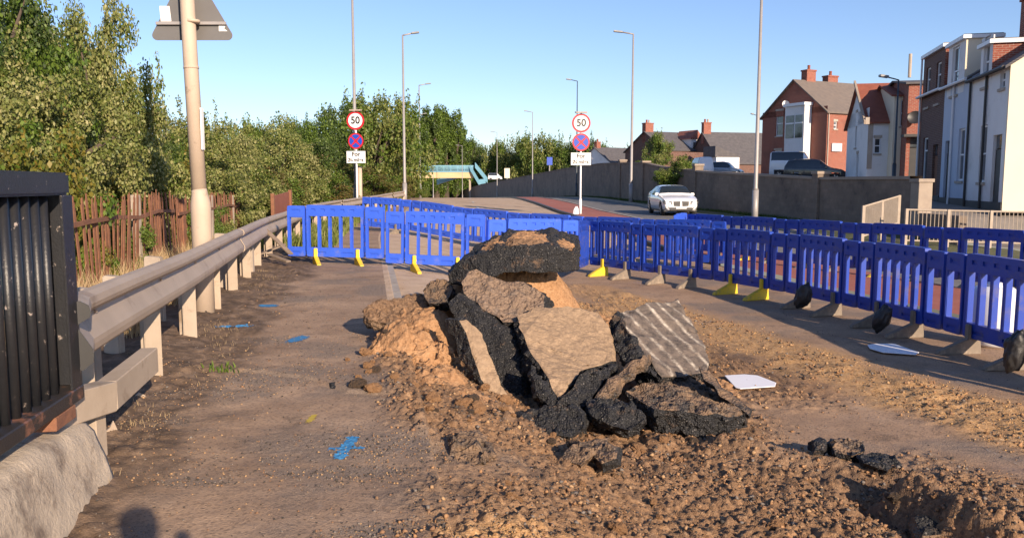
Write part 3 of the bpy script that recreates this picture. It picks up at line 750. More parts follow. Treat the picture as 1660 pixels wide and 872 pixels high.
while cl < 130:
    if cl < 60:
        a_ = rc.uniform(0, 6.28); x, y = .1+1.7*math.cos(a_)*rc.uniform(.6, 1.05), 6.8+1.5*math.sin(a_)*rc.uniform(.5, 1)
        if y > 7.8: continue
    else:
        y = rc.uniform(3.3, 6.6); x = rc.uniform(-.3, 3.2)*y/5.2
        if float(soil_mask(np.array([x]), np.array([y]))[0]) < .5: continue
    s = rc.choice([.018, .025, .025, .032, .04, .055])*(1.25 if y > 5.5 else .9)
    o = link('soil_clod', protos[rc.randrange(5)]); o.location = (x, y, ztop(x, y)+s*.25); o.scale = (s, s, s)
    o.rotation_euler = (rc.uniform(-.5, .5), rc.uniform(-.5, .5), rc.uniform(0, 6.28))
    tag(o, 'loose brown clod lying in the churned soil around the pile', 'soil clod', 'loose clods around the pile'); cl += 1

# gravel and crumbs as one sheet of tiny stones
def stones(name, xy, size, mats, label, seed, zf=None):
    rs = np.random.RandomState(seed); n = len(xy)
    oc = np.array([[1,0,0],[-1,0,0],[0,1,0],[0,-1,0],[0,0,1],[0,0,-1]], float)
    tri = np.array([[0,2,4],[2,1,4],[1,3,4],[3,0,4],[2,0,5],[1,2,5],[3,1,5],[0,3,5]])
    v = oc[None]*(1+rs.uniform(-.35, .35, (n, 6, 1)))*size[:, None, None]*np.array([1, .85, .7])
    a = rs.uniform(0, 6.28, n); b_ = rs.uniform(-1, 1, n); ca, sa = np.cos(a)[:, None], np.sin(a)[:, None]
    cb, sb = np.cos(b_)[:, None], np.sin(b_)[:, None]
    x, y, z = v[..., 0].copy(), v[..., 1].copy(), v[..., 2].copy()
    y, z = y*cb-z*sb, y*sb+z*cb
    x, y = x*ca-y*sa, x*sa+y*ca
    zz = zg(xy[:, 0], xy[:, 1]) if zf is None else zf(xy[:, 0], xy[:, 1])
    V = np.stack([x+xy[:, 0:1], y+xy[:, 1:2], z+(zz+size*.25)[:, None]], -1).reshape(-1, 3)
    F = (tri[None]+(np.arange(n)*6)[:, None, None]).reshape(-1, 3)
    mi = np.repeat(rs.choice(len(mats), n), 8)
    return tag(link(name, npmesh(name, V, F, mats, mi)), label, 'gravel', kind='stuff')
rs = np.random.RandomState(3)
def scatter(n, f):
    y = 2.9*np.exp(rs.rand(n)*math.log(14/2.9)); x = (rs.rand(n)*1.45-.75)*y
    k = f(x, y) > rs.rand(n); return np.stack([x[k], y[k]], 1)
st1 = scatter(95000, lambda x, y: soil_mask(x, y)*(.25+.9*(fbm(x*2.3, y*2.3, 19) > .5))*.75)
M['crumb_a'] = simple('crumb brown', (.27, .155, .085), (.18, .10, .056), 8, .95); M['crumb_b'] = simple('crumb dark', (.07, .055, .045), (.04, .035, .03), 8, .9)
M['crumb_c'] = simple('crumb sand', (.40, .26, .135), (.31, .19, .10), 8, .95); M['crumb_d'] = simple('crumb grey', (.2, .17, .145), (.13, .11, .095), 8, .9)
stones('soil_crumbs', st1, (.0035+.016*rs.rand(len(st1))**3.6)*(1+.06*(st1[:, 1]-3)), [M['crumb_a'], M['soil'], M['crumb_a'], M['crumb_b'], M['soil_dark'], M['crumb_a'], M['crumb_d'], M['crumb_b'], M['soil'], M['crumb_c']], 'crumbs and small stones strewn over the dug soil', 4)
st2 = scatter(60000, lambda x, y: sand_mask(x, y)*(x > -.2)*.85)
stones('sandy_gravel', st2, (.0025+.006*rs.rand(len(st2))**2)*(1+.12*(st2[:, 1]-3)), [M['crumb_c'], M['sand'], M['crumb_a']], 'yellow sandy gravel spilled in a band along the barriers', 5)
st3 = scatter(170000, lambda x, y: (.09+1.2*blobs(x, y)+.55*(fbm(x*1.6, y*1.6, 53) > .55)*(fbm(x*5, y*5, 15) > .48)+.3*(np.hypot((x+1.7)/1.4, (y-6.6)/.7) < 1))*(x-g(y) > -2.3)*.6)
stones('loose_grit', st3, (.0022+.0075*rs.rand(len(st3))**3), [M['crumb_b'], M['crumb_b'], M['crumb_d'], M['crumb_a'], M['crumb_c']], 'loose grit and asphalt crumbs scattered over footway and road', 6)
st5 = scatter(9000, lambda x, y: ((x-g(y) < -.95) & (x-g(y) > -2.3))*(fbm(x*2.5, y*2.5, 66) > .5)*.8)
stones('verge_stones', st5, (.003+.014*rs.rand(len(st5))**3), [M['crumb_c'], M['crumb_d'], M['crumb_a'], M['crumb_b']], 'pale chips and stones in the mud beside the crash barrier', 8)
st4 = scatter(9000, lambda x, y: ((x > -.9) & (x < 1.7) & (y > 5.6) & (y < 6.7))*.8)
stones('heap_rubble', st4, (.006+.022*rs.rand(len(st4))**2.5), [M['crumb_a'], M['crumb_b'], M['crumb_a'], M['crumb_d'], M['crumb_c']], 'small rubble fallen around the foot of the slab pile', 7,
       zf=lambda x, y: np.maximum(zg(x, y), heapz(x, y)))

# white boards lying on the ground
def board(name, pts, label, cat, z=.012):
    mb = MB(); q = []
    for px, py in pts:
        x, y = G(px, py); q.append((x, y))
    z0 = max(Gz(x, y) for x, y in q)+z
    mb.prism([(x, y, z0) for x, y in q], (0, 0, .008)); 
    tag(mb.build(name, M['white_card'], bevel=.003), label, cat)
board('white_board', [(1174,618),(1206,616),(1228,618),(1258,630),(1256,636),(1200,640),(1192,638)], 'white board lying on the road beside the slab pile', 'board')
board('white_board', [(1406,562),(1420,560),(1450,560),(1466,566),(1490,574),(1484,578),(1430,574),(1410,568)], 'white sheet lying at the feet of the blue barriers on the right', 'board', .02)
V3 = Vector
# ------------------------------------------------------------------ bridge parapet on the left and its concrete upstand
pe, pd = V3((-2.255, 4.0, 0)), V3((.145, -.94, 0)).normalized()      # end of the parapet and its run towards the camera
pn = V3((pd.y, -pd.x, 0)); pn = -pn if pn.x < 0 else pn             # towards the road
L_ = 5.6; ZT, ZB = 1.61, .47
par = empty('steel_parapet', pe, 0, 'black painted steel parapet with close upright round bars at the left edge', 'parapet')
def loc(s, n, z): return pd*s+pn*n+V3((0, 0, z))
mb = MB(); mb.beam(loc(-.004, 0, ZT-.055), loc(L_, 0, ZT-.055), .11, .11); mb.build('top_rail', M['black_paint'], par, bevel=.012, seg=2)
mb = MB(); mb.beam(loc(-.004, 0, ZB+.035), loc(L_, 0, ZB+.035), .14, .07); mb.build('bottom_rail', M['black_rust'], par, bevel=.006)
mb = MB(); mb.beam(loc(.05, -.0, ZB+.065), loc(.05, 0, ZT-.10), .02, .10, up=V3((0,1,0)));
mb2 = MB(); mb2.box((-.0,-.07,0), (.22,.07,ZT-ZB-.17), M=Matrix.Translation(loc(0, 0, ZB+.068)) @ Matrix.Rotation(math.atan2(pd.y, pd.x), 4, 'Z') @ Matrix.Scale(1, 4))
# end post is a channel: web plate and two flanges
mb2 = MB(); Rm = Matrix.Translation(loc(0, 0, ZB+.071)) @ Matrix.Rotation(math.atan2(pd.y, pd.x), 4, 'Z'); h_ = ZT-ZB-.182
mb2.box((0, -.065, 0), (.012, .065, h_), M=Rm); mb2.box((.0125, -.065, 0), (.13, -.053, h_), M=Rm); mb2.box((.0125, .053, 0), (.13, .065, h_), M=Rm)
mb2.build('end_post', M['black_paint'], par, bevel=.002)
for k in range(52):
    s = .185+k*.102
    if s > L_-.1: break
    mb = MB(); mb.tube([loc(s, 0, ZB+.068), loc(s, 0, ZT-.11)], .021, 12); mb.build('bar', M['black_paint'], par, smooth=True)
mb = MB(); mb.beam(loc(.12, .0, ZB-.035), loc(.36, .0, ZB-.035), .14, .066); mb.build('packer', M['rust'], par, bevel=.004)
mb = MB()
# concrete upstand with a rough worn face
nx_, nz_ = 170, 26
def upz(s): return .405-.10*sst(.6, 0, np.array([s]))[0]
vs = []; prof_ = [(-.35, -.2), (-.35, .40), (-.12, .42), (.0, .41), (.085, .385), (.125, .33), (.15, .24), (.175, .12), (.20, 0), (.22, -.2)]
pr = []
for (a, b_), (c_, d_) in zip(prof_[:-1], prof_[1:]):
    k = max(1, int(math.hypot(c_-a, d_-b_)/.03))
    for i in range(k): pr.append((a+(c_-a)*i/k, b_+(d_-b_)*i/k))
pr.append(prof_[-1]); fs = []; S_ = np.linspace(-.12, 3.2, 130); n_p = len(pr)
for s in S_:
    for (n, z) in pr:
        p = loc(s, n-.055+.05*min(1, max(0, s+.1)/1.0), z if z < 0 else z*(.80+.20*min(1, max(0, s+.1)/.7)))
        q = p*3.1; d = .010*mnoise.fractal(q*.8, .8, 2.1, 3)+.004*mnoise.fractal(p*9, .8, 2, 3)
        vs.append(p+pn*d+V3((0, 0, d*.7)))
for j in range(len(S_)-1):
    for i in range(n_p-1):
        a = j*n_p+i; fs.append((a, a+1, a+n_p+1, a+n_p))
fs.append(tuple(range(n_p))); fs.append(tuple(reversed([(len(S_)-1)*n_p+i for i in range(n_p)])))
mb.add(vs, fs); o = mb.build('concrete_upstand', M['concrete'], smooth=True); o.location = (pe.x, pe.y, 0)
tag(o, 'rough pale concrete upstand under the black parapet', 'concrete block')

# ------------------------------------------------------------------ crash barrier
rail_pts = [(-2.2, 3.95), (-2.36, 4.25), (-3.3, 8.5), (-4.7, 15), (-6.4, 25), (-7.2, 32.5), (-7.5, 40), (-7.4, 48), (-7.2, 54)]
RP = np.array(rail_pts)
def railx(y): return float(np.interp(y, RP[:, 1], RP[:, 0]))
def rail_path(y0, y1, st):
    ys = np.arange(y0, y1+1e-6, st); xs = [np.mean([railx(q) for q in np.linspace(y-1.2, y+1.2, 7)]) if y > 6 else railx(y) for y in ys]
    return [(x, y) for x, y in zip(xs, ys)]
cb = empty('crash_barrier', (-3.3, 8.5, 0), 0, 'long weathered galvanised crash barrier running along the left of the footway', 'crash barrier')
RZ = lambda y: .74+.045*float(sst(8, 4, np.array([y]))[0])+float(prof(y))
def beam_mesh(path, profile, th=.004):
    vs = []; fs = []; n = len(profile)
    for i, (x, y) in enumerate(path):
        a = V3(path[max(i-1, 0)]+(0,)); b_ = V3(path[min(i+1, len(path)-1)]+(0,)); t = (b_-a).normalized(); r = V3((t.y, -t.x, 0))
        for (o_, z) in profile: vs.append(V3((x, y, RZ(y)))+r*o_+V3((0, 0, z)))
    for i in range(len(path)-1):
        for k in range(n): fs.append((i*n+k, i*n+(k+1) % n, (i+1)*n+(k+1) % n, (i+1)*n+k))
    fs.append(tuple(range(n))); fs.append(tuple(reversed([(len(path)-1)*n+k for k in range(n)])))
    return vs, fs
outp = [(.005, -.155), (.045, -.15), (.088, -.118), (.094, -.085), (.092, -.06), (.03, .038), (.026, .050), (.034, .062), (.084, .088), (.090, .11), (.082, .142), (.045, .162), (.005, .165)]
inp = [(o_-.005 if k not in (0,) else o_, z*.975) for k, (o_, z) in enumerate(outp)][::-1]
prof_w = outp+[(o_-.006, z) for o_, z in inp]
def curve_z(y): return 0
seg = [(3.98, 11.6), (11.55, 19.2), (19.15, 26.8), (26.75, 34.4), (34.35, 42), (41.95, 49.6), (49.55, 54)]
for k, (a, b_) in enumerate(seg):
    pth = rail_path(a, b_, .3 if k < 3 else .8)
    sh = .006*(k % 2); vs, fs = beam_mesh(pth, [(o_+sh, z*1.12) for o_, z in prof_w])
    mb = MB(); mb.add(vs, fs); ob = mb.build('rail_beam', M['galv'], cb); ob.data.set_sharp_from_angle(angle=R(28)) if False else None
_t = (V3((-2.36, 4.25, 0))-V3((railx(3.98), 3.98, 0))).normalized(); _r = V3((_t.y, -_t.x, 0)); _c0 = V3((railx(3.98), 3.98, RZ(3.98)))-_t*.004
mb = MB(); mb.prism([_c0+_r*(o_+.001)+V3((0, 0, z*1.125)) for o_, z in outp], _t*.012); mb.build('hollow_shade', M['rubber'], cb)  # added black plate, paints the shaded hollow of the open rail end
pp = [4.55, 6.3, 7.9, 9.55, 11.2, 12.9, 14.6, 16.4, 18.2, 20.2, 22.5]+list(np.arange(25, 54, 2.4))
for k, y in enumerate(pp):
    x = railx(y); zb = Gz(x-.1, y)-.15; mb = MB(); t = .0
    Rz = Matrix.Translation((x+.035, y, 0)) @ Matrix.Rotation(R(8+((k*37) % 7)-3), 4, 'Z')
    # Z-section post
    zt = RZ(y)+.12
    mb.box((-.13, -.055, zb), (-.123, .055, zt), M=Rz); mb.box((-.1225, -.055, zb), (.0, -.048, zt), M=Rz); mb.box((-.19, .048, zb), (-.1305, .055, zt), M=Rz)
    mb.build('post', M['galv_post'], cb, bevel=.0015)
    mb = MB()
    for q in (.0,): mb.tube([(x+.02, y+q, RZ(y)+.05), (x+.045, y+q, RZ(y)+.048)], .011, 6)
    if y < 20: mb.build('bolt', M['galv'], cb)
for o in [q for q in bpy.data.objects if q.parent == cb]: o.location = (3.3, -8.5, 0)
# short low box section that ties the crash barrier to the parapet
mb = MB(); mb.beam((-2.33, 3.86, .42), (-2.30, 4.45, .36), .13, .17); mb.beam((-2.30, 4.452, .36), (-2.46, 5.35, .37), .11, .17)
o = mb.build('transition_box', M['galv_post'], bevel=.006); tag(o, 'tan boxed steel bracket under the near end of the crash barrier', 'bracket')
mb = MB(); x_, y_ = -2.38, 4.42; mb.box((x_-.08, y_-.06, -.1), (x_+.06, y_+.05, .275)); tag(mb.build('bracket_post', M['galv_post'], bevel=.004), 'short tan post holding up the boxed bracket', 'post')
mb = MB()
ax_, ay_ = G(172, 705); bx_, by_ = G(220, 648)
mb.prism([(ax_, ay_, -.02), (ax_+.03, ay_+.03, -.02), (ax_+.05, ay_+.05, .03), (ax_+.035, ay_+.03, .10), (ax_+.02, ay_+.015, .06), (ax_-.01, ay_, .03)], (-.01, .01, .0))
tag(mb.build('torn_plate', M['galv'], bevel=.001), 'torn strip of sheet steel sticking up in front of the boxed bracket', 'steel scrap')
mb = MB(); mb.prism([(bx_, by_, -.02), (bx_+.03, by_+.03, -.02), (bx_+.05, by_+.05, .04), (bx_+.02, by_+.02, .07), (bx_-.02, by_-.01, .03)], (-.01, .01, 0))
tag(mb.build('torn_plate', M['galv'], bevel=.001), 'smaller torn strip of sheet steel at the far end of the boxed bracket', 'steel scrap')
# pale stubs behind the crash barrier
for k, (px, pt, w, d, lb) in enumerate([(137, 466, .16, 5.6, 'nearest pale concrete stub behind the crash barrier'), (180, 446, .15, 6.9, 'second pale concrete stub behind the crash barrier, left of the thick column'),
                             (248, 415, .2, 8.6, 'wide pale concrete stub behind the crash barrier just left of the thick column'), (357, 378, .18, 11.5, 'pale concrete stub behind the crash barrier just right of the thick column'), (402, 368, .16, 13.6, 'farthest pale concrete stub behind the crash barrier')]):
    p = P(px, pt, d); zb = Gz(p.x, d)-.1; mb = MB()
    mb.prism([(p.x-w/2, d-.06, zb), (p.x+w/2, d-.06, zb), (p.x+w/2-.01, d-.05, p.z-.01), (p.x-w/2+.02, d-.05, p.z)], (0, .1, 0))
    o = mb.build('concrete_post', M['conc_post'], bevel=.01, seg=2); tag(o, lb, 'concrete post', 'concrete stubs behind the crash barrier')

# ------------------------------------------------------------------ rusty fence
def fence(name, ya, yb, u, hgt, label, cat, lean=0, pitch=.115, sheetp=False):
    t = empty(name, (float(g(ya))+u, ya, 0), 0, label, cat, None); org = t.location.copy(); rf = random.Random(int(ya*7))
    ys = np.arange(ya, yb, pitch); mb = MB()
    for y in ys:
        x = float(g(y))+u; z = Gz(x, y); a = rf.gauss(0, .03)+(.12*math.sin(y*1.3) if lean else 0); b_ = rf.gauss(0, .015); hh = hgt+rf.uniform(-.05, .05)
        p0 = V3((x, y, z-.1))-org; p1 = V3((x+b_*hh, y+a*hh, z+hh))-org
        mb.beam(p0, p1, .042, .011, up=V3((1, 0, 0))); mb.beam(p1, p1+V3((0, 0, .07)), .02, .008, up=V3((1, 0, 0)))
    mb.build('pales', M['rust'], t)
    for q in (.18, .82):
        mb = MB(); P0 = None
        for y in np.arange(ya, yb+.01, 1.0):
            x = float(g(y))+u+.02; p = V3((x, y, Gz(x, y)+hgt*q+.03*math.sin(y*2.1)*lean))-org
            if P0 is not None: mb.beam(P0, p, .035, .05)
            P0 = p
        mb.build('rail', M['rust'], t)
    for y in np.arange(ya+.4, yb, 2.6):
        x = float(g(y))+u-.02; z = Gz(x, y); mb = MB(); mb.box((x-.05-org.x, y-.05-org.y, z-.1), (x+.05-org.x, y+.05-org.y, z+hgt+.04)); mb.build('post', M['conc_post'] if rf.random() < .6 else M['rust'], t, bevel=.008)
fence('rusty_fence', 8.2, 13.6, -3.25, 1.28, 'bent rusty upright bar fence behind the crash barrier, nearest the parapet', 'fence', 1)
fence('rusty_fence', 13.9, 21.5, -3.35, 1.22, 'rusty bar fence half hidden by bushes beyond the thick column', 'fence', 1)
p0, p1 = P(444, 345, 24), P(470, 345, 27)
mb = MB(); z_ = Gz(p0.x, 24); mb.prism([(p0.x, 24, z_), (p1.x, 27, z_), (p1.x, 27, P(470, 311, 27).z), (p0.x, 24, P(444, 318, 24).z)], (-.05, 0, 0))
fo = empty('metal_gate', (0, 0, 0), 0, 'rust red metal sheet gate among the bushes behind the crash barrier', 'gate'); mb.build('panel', simple('rust red paint', (.30, .10, .06), (.24, .08, .05), 3, .8), fo, bevel=.004)
mb = MB(); mb.box((p0.x-.06, 23.9, z_-.1), (p0.x+.04, 24.02, P(444, 314, 24).z)); mb.box((p1.x-.04, 26.98, z_-.1), (p1.x+.06, 27.1, P(470, 308, 27).z)); mb.build('frame', M['rust'], fo, bevel=.004)
# grey timbers lying against the barrier
for k, (a, b_, lb) in enumerate([((404, 420, 15.4), (462, 396, 15.9), 'grey broken board leaning under the crash barrier, lower one of three'), ((430, 372, 15.2), (472, 412, 14.8), 'grey stake leaning on the end of the blue barrier row'), ((436, 412, 15.0), (468, 424, 14.6), 'split grey board on the mud by the left blue barrier')]):
    p, q = P(*a), P(*b_); p.z = max(p.z, Gz(p.x, p.y)+.04); q.z = max(q.z, Gz(q.x, q.y)+.04)
    mb = MB(); mb.beam(p, q, .10, .03); tag(mb.build('timber_board', M['timber'], bevel=.004), lb, 'board', 'broken boards by the crash barrier')

# ------------------------------------------------------------------ thick foreground column with the back of a warning sign
cx, cy = -3.60, 9.3
col = empty('lighting_column', (cx, cy, 0), 0, 'thick cream steel column standing behind the crash barrier with a triangular sign', 'column')
mb = MB(); mb.tube([(0, 0, -.1), (0, 0, 1.28), (0, 0, 1.34), (-.008, 0, 1.46), (-.012, 0, 1.5)], [.113, .113, .11, .088, .084], 24)
mb.build('base_section', M['column'], col, smooth=True)
mb = MB(); mb.tube([(-.012, 0, 1.49), (-.05, 0, 3.0), (-.15, 0, 9.5)], [.084, .080, .058], 24); mb.build('shaft', M['column'], col, smooth=True)
mb = MB(); mb.tube([(-.045, 0, 2.86), (-.046, 0, 2.885)], .0845, 24); mb.build('collar', M['column'], col, smooth=True)
mb = MB(); mb.box((.06, -.07, 1.95), (.075, .0, 2.42)); mb.build('sticker', M['sign_white'], col)
mb = MB(); mb.box((-.05, .112, .35), (.05, .135, .95)); mb.build('access_door', M['column'], col, bevel=.004)
mb = MB(); mb.tube([(-.15, 0, 9.45), (-.1, .1, 9.8), (.6, .15, 9.95), (1.2, .2, 9.97)], [.05, .045, .04, .035], 10); mb.build('bracket', M['column'], col, smooth=True)
mb = MB(); mb.box((1.15, .1, 9.92), (1.75, .32, 10.04)); mb.build('lantern', M['lamp_head'], col, bevel=.03, seg=2)
# triangle (rounded)
sgn = empty('warning_sign', (cx-.05, cy+.13, 0), 0, 'grey back of a triangular road sign clamped to the thick cream column', 'road sign')
def rounded_poly(pts, r, n=6):
    out = []
    for i in range(len(pts)):
        p, a, b_ = V3(pts[i]), V3(pts[i-1]), V3(pts[(i+1) % len(pts)]); d1, d2 = (a-p).normalized(), (b_-p).normalized()
        ang = d1.angle(d2)/2; t = r/math.tan(ang); c = p+(d1+d2).normalized()*(r/math.sin(ang)); s0 = p+d1*t-c; s1 = p+d2*t-c
        tot = s0.angle(s1); ax = s0.cross(s1).normalized()
        for k in range(n+1): out.append(c+Matrix.Rotation(tot*k/n, 3, ax) @ s0)
    return out
W_, zb_ = .50, 3.20
tri = rounded_poly([(-W_-.02, 0, zb_), (W_-.02, 0, zb_), (-.02, 0, zb_+.87)], .055)
mb = MB(); mb.prism(tri, (0, .004, 0)); mb.build('plate', M['sign_back'], sgn)
mb = MB(); mb.prism([p+V3((0, .005, 0)) for p in tri], (0, .003, 0)); mb.build('face', M['sign_red'], sgn)
mb = MB(); mb.beam((-.42, -.02, zb_+.185), (.38, -.02, zb_+.185), .03, .035); mb.build('rail', M['lamp_grey'], sgn, bevel=.003)
mb = MB(); mb.box((-.155, -.006, zb_), (-.10, -.001, zb_+.62)); mb.build('strip', M['sign_black'], sgn)
mb = MB(); mb.prism([(-.37, -.004, zb_+.21), (-.25, -.004, zb_+.21), (-.265, -.004, zb_+.38), (-.38, -.004, zb_+.38)], (0, .002, 0)); mb.build('sticker', M['sign_white'], sgn)
mb = MB(); mb.prism([(.29, -.004, zb_+.10), (.39, -.004, zb_+.10), (.35, -.004, zb_+.13), (.37, -.004, zb_+.168), (.29, -.004, zb_+.168)], (0, .002, 0)); mb.build('sticker', M['sign_white'], sgn)
mb = MB(); mb.tube([(.04, -.13, zb_+.17), (.04, -.13, zb_+.20)], .0825, 20); mb.build('clamp', M['column'], sgn, smooth=True)

# ------------------------------------------------------------------ street lights
def lamp(x, y, h, arm, label, r=.085, mat='lamp_grey', group='street lights along the road', zb=None, base_r=None):
    z0 = (Gz(x, y) if zb is None else zb)-.1
    t = empty('street_light', (x, y, z0), 0, label, 'street light', group); rr = base_r or r*1.5
    mb = MB(); mb.tube([(0, 0, 0), (0, 0, 1.5)], [rr, rr], 12); mb.build('base_section', M[mat], t, smooth=True)
    mb = MB(); mb.tube([(0, 0, 1.5), (0, 0, 1.6), (0, 0, h)], [rr, r, r*.55], 12); mb.build('column', M[mat], t, smooth=True)
    mb = MB(); mb.tube([(0, 0, h-.02), (arm*.15, 0, h+.02), (arm*.6, 0, h+.12)], r*.5, 8); mb.build('arm', M[mat], t, smooth=True)
    mb = MB(); s = 1 if arm > 0 else -1; mb.prism([(arm*.55, -.13, h+.07), (arm, -.13, h+.13), (arm, .13, h+.13), (arm*.55, .13, h+.07)], (0, 0, .11)); mb.build('lantern', M['lamp_head'], t, bevel=.02)
    return t
def hz(py, y): return CH+(300-py)*y/1300
def lampat(px, y, ptop, arm, label, **k):
    x = (px-830)/1300*y*1.0; zb = Gz(x, y) if k.get('zb') is None else k['zb']
    return lamp(x, y, P(px, ptop, y).z-zb, arm, label, **k)
lamp(-8.24, 42.6, 12, 1.8, 'tall pale street light rising beside the left speed sign, top out of view', r=.10, mat='lamp_grey')
lampat(657, 55, 55, 1.1, 'tall street light left of the road just beyond the left speed sign', r=.10, mat='lamp_grey')
lampat(682, 83, 137, 1.2, 'second street light beyond the left speed sign, top above the poplars', r=.09)
lampat(682.5, 117, 185, 1.0, 'third street light on the left, in front of the poplars', r=.09)
lampat(703, 190, 264, 1.2, 'short looking far street light under the left end of the footbridge', r=.09)
lampat(750, 206, 236, -1.6, 'far street light rising behind the footbridge deck', r=.09)
lampat(1223, 33, -90, -1.8, 'tall pale street light by the retaining wall on the right, top out of view', r=.085)
lampat(1022, 56, 53, -1.35, 'tall street light in front of the retaining wall right of the speed sign', r=.10)
lampat(934, 80, 130, -1.1, 'dark street light rising behind the right speed sign', r=.075, mat='lamp_dark')
lampat(863, 113, 181, -1.2, 'street light between the footbridge and the right speed sign', r=.085)
lampat(806, 156, 214, -1.3, 'far street light just right of the footbridge stairs', r=.085)

# ------------------------------------------------------------------ speed sign posts
def text_mesh(body, size, name='text'):
    cu = bpy.data.curves.new(name, 'FONT'); cu.body = body; cu.size = size; cu.align_x = 'CENTER'; cu.align_y = 'CENTER'; cu.offset = size*.03
    o = bpy.data.objects.new(name, cu); COL.objects.link(o)
    dg = bpy.context.evaluated_depsgraph_get(); me = bpy.data.meshes.new_from_object(o.evaluated_get(dg)); bpy.data.objects.remove(o)
    return me
def disc(rad, y0, th, n=48, z=0, r0=0):
    mb = MB(); mb.prism([(rad*math.cos(2*math.pi*k/n), y0, z+rad*math.sin(2*math.pi*k/n)) for k in range(n)], (0, th, 0)); return mb
def text_part(par, body, size, x, y, z, sx=1, mat='sign_black', name='lettering'):
    me = text_mesh(body, size); me.transform(Matrix.Translation((x, y, z)) @ Matrix.Rotation(R(90), 4, 'X') @ Matrix.Diagonal((sx, 1, 1, 1)))
    me.materials.clear(); me.materials.append(M[mat]); return link(name, me, par)
def sign_post(x, y, z50, zns, zpl, label, group, rz=0, pw=1.0, ph=.64, w_ns=.43, prad=.045):
    z0 = Gz(x, y)-.1
    t = empty('speed_sign_post', (x, y, z0), rz, label, 'road sign', group); z50 -= z0; zns -= z0; zpl -= z0
    mb = MB(); mb.tube([(0, 0, 0), (0, 0, .9), (0, 0, .95), (0, 0, z50+.35)], [prad*1.6, prad*1.6, prad, prad], 12); mb.build('post', M['pvc'], t, smooth=True)
    yf = -.07
    a = disc(.46, yf, .02, z=z50).build('speed_limit_disc', M['sign_red'], t); disc(.365, yf-.004, .003, z=z50).build('disc_face', M['sign_white'], a)
    text_part(a, '50', .50, 0, yf-.008, z50, .95)
    b_ = disc(w_ns, yf, .02, z=zns).build('no_stopping_disc', M['sign_red'], t)
    for k in range(4):
        a0 = math.pi/2*k; r1 = w_ns*.86; n = 9; half = R(45)
        pts = [(.075*math.cos(a0), yf-.004, zns+.075*math.sin(a0))]
        off = .03
        for q in range(n+1):
            an = a0-half+2*half*q/n
            # shift the wedge outwards so a red cross remains
            pts.append((off*math.sqrt(2)*math.cos(a0)+(r1-off*1.2)*math.cos(an)*.94, yf-.004, zns+off*math.sqrt(2)*math.sin(a0)+(r1-off*1.2)*math.sin(an)*.94))
        mb = MB(); mb.prism(pts, (0, .003, 0)); mb.build('blue_sector', M['sign_blue'], b_)
    mb = MB(); mb.box((-pw/2, yf, zpl-ph/2), (pw/2, yf+.015, zpl+ph/2)); c_ = mb.build('plate', M['sign_black'], t, bevel=.004)
    mb = MB(); mb.box((-pw/2+.02, yf-.004, zpl-ph/2+.02), (pw/2-.02, yf-.001, zpl+ph/2-.02)); mb.build('plate_face', M['sign_white'], c_)
    text_part(c_, 'For', .29, 0, yf-.008, zpl+.14, 1.05)
    text_part(c_, '2', .26, -.37, yf-.008, zpl-.15, 1); text_part(c_, '¼', .24, -.24, yf-.008, zpl-.15, 1); text_part(c_, 'miles', .25, .13, yf-.008, zpl-.15, .98)
    mb = MB(); mb.prism([(-.28, -.20, z50+.47), (.28, -.20, z50+.47), (.30, .12, z50+.50), (-.30, .12, z50+.50)], (0, 0, .07)); mb.build('sign_light', M['conc_post'], t, bevel=.015)
    mb = MB(); mb.beam((0, 0, z50+.34), (0, .02, z50+.49), .05, .05, up=V3((0, 1, 0))); mb.build('light_bracket', M['lamp_dark'], t)
    return t
sg = 'pair of speed sign posts'
t1 = sign_post(3.40, 40, P(942, 200, 40).z, P(942, 231, 40).z, P(941, 258, 40).z, 'white post with 50 and no stopping signs on the red central reservation', sg, R(3), pw=1.02)
t2 = sign_post(-7.92, 41.2, P(578, 196, 41.2).z, P(579, 229, 41.2).z, P(579, 255, 41.2).z, 'white post with 50 and no stopping signs behind the crash barrier on the left', sg, R(-6), pw=1.02, w_ns=.40)
mb = MB(); p = P(584, 330, 41.7); mb.tube([(p.x, 41.7, p.z-1.2), (p.x, 41.7, P(584, 270, 41.7).z)], .12, 12); tag(mb.build('sign_stub_post', M['column'], smooth=True), 'thick tan post right behind the left speed sign post', 'post')
mb = MB(); p = P(940, 343, 39.7); mb.prism([(p.x-.35, 39.6, .05), (p.x-.05, 39.6, .05), (p.x-.08, 39.6, .45), (p.x-.18, 39.6, .55), (p.x-.30, 39.6, .35)], (0, .2, 0)); tag(mb.build('plastic_bag', M['white_plastic'], bevel=.05, seg=2), 'crumpled pale bag at the foot of the right speed sign', 'bag')

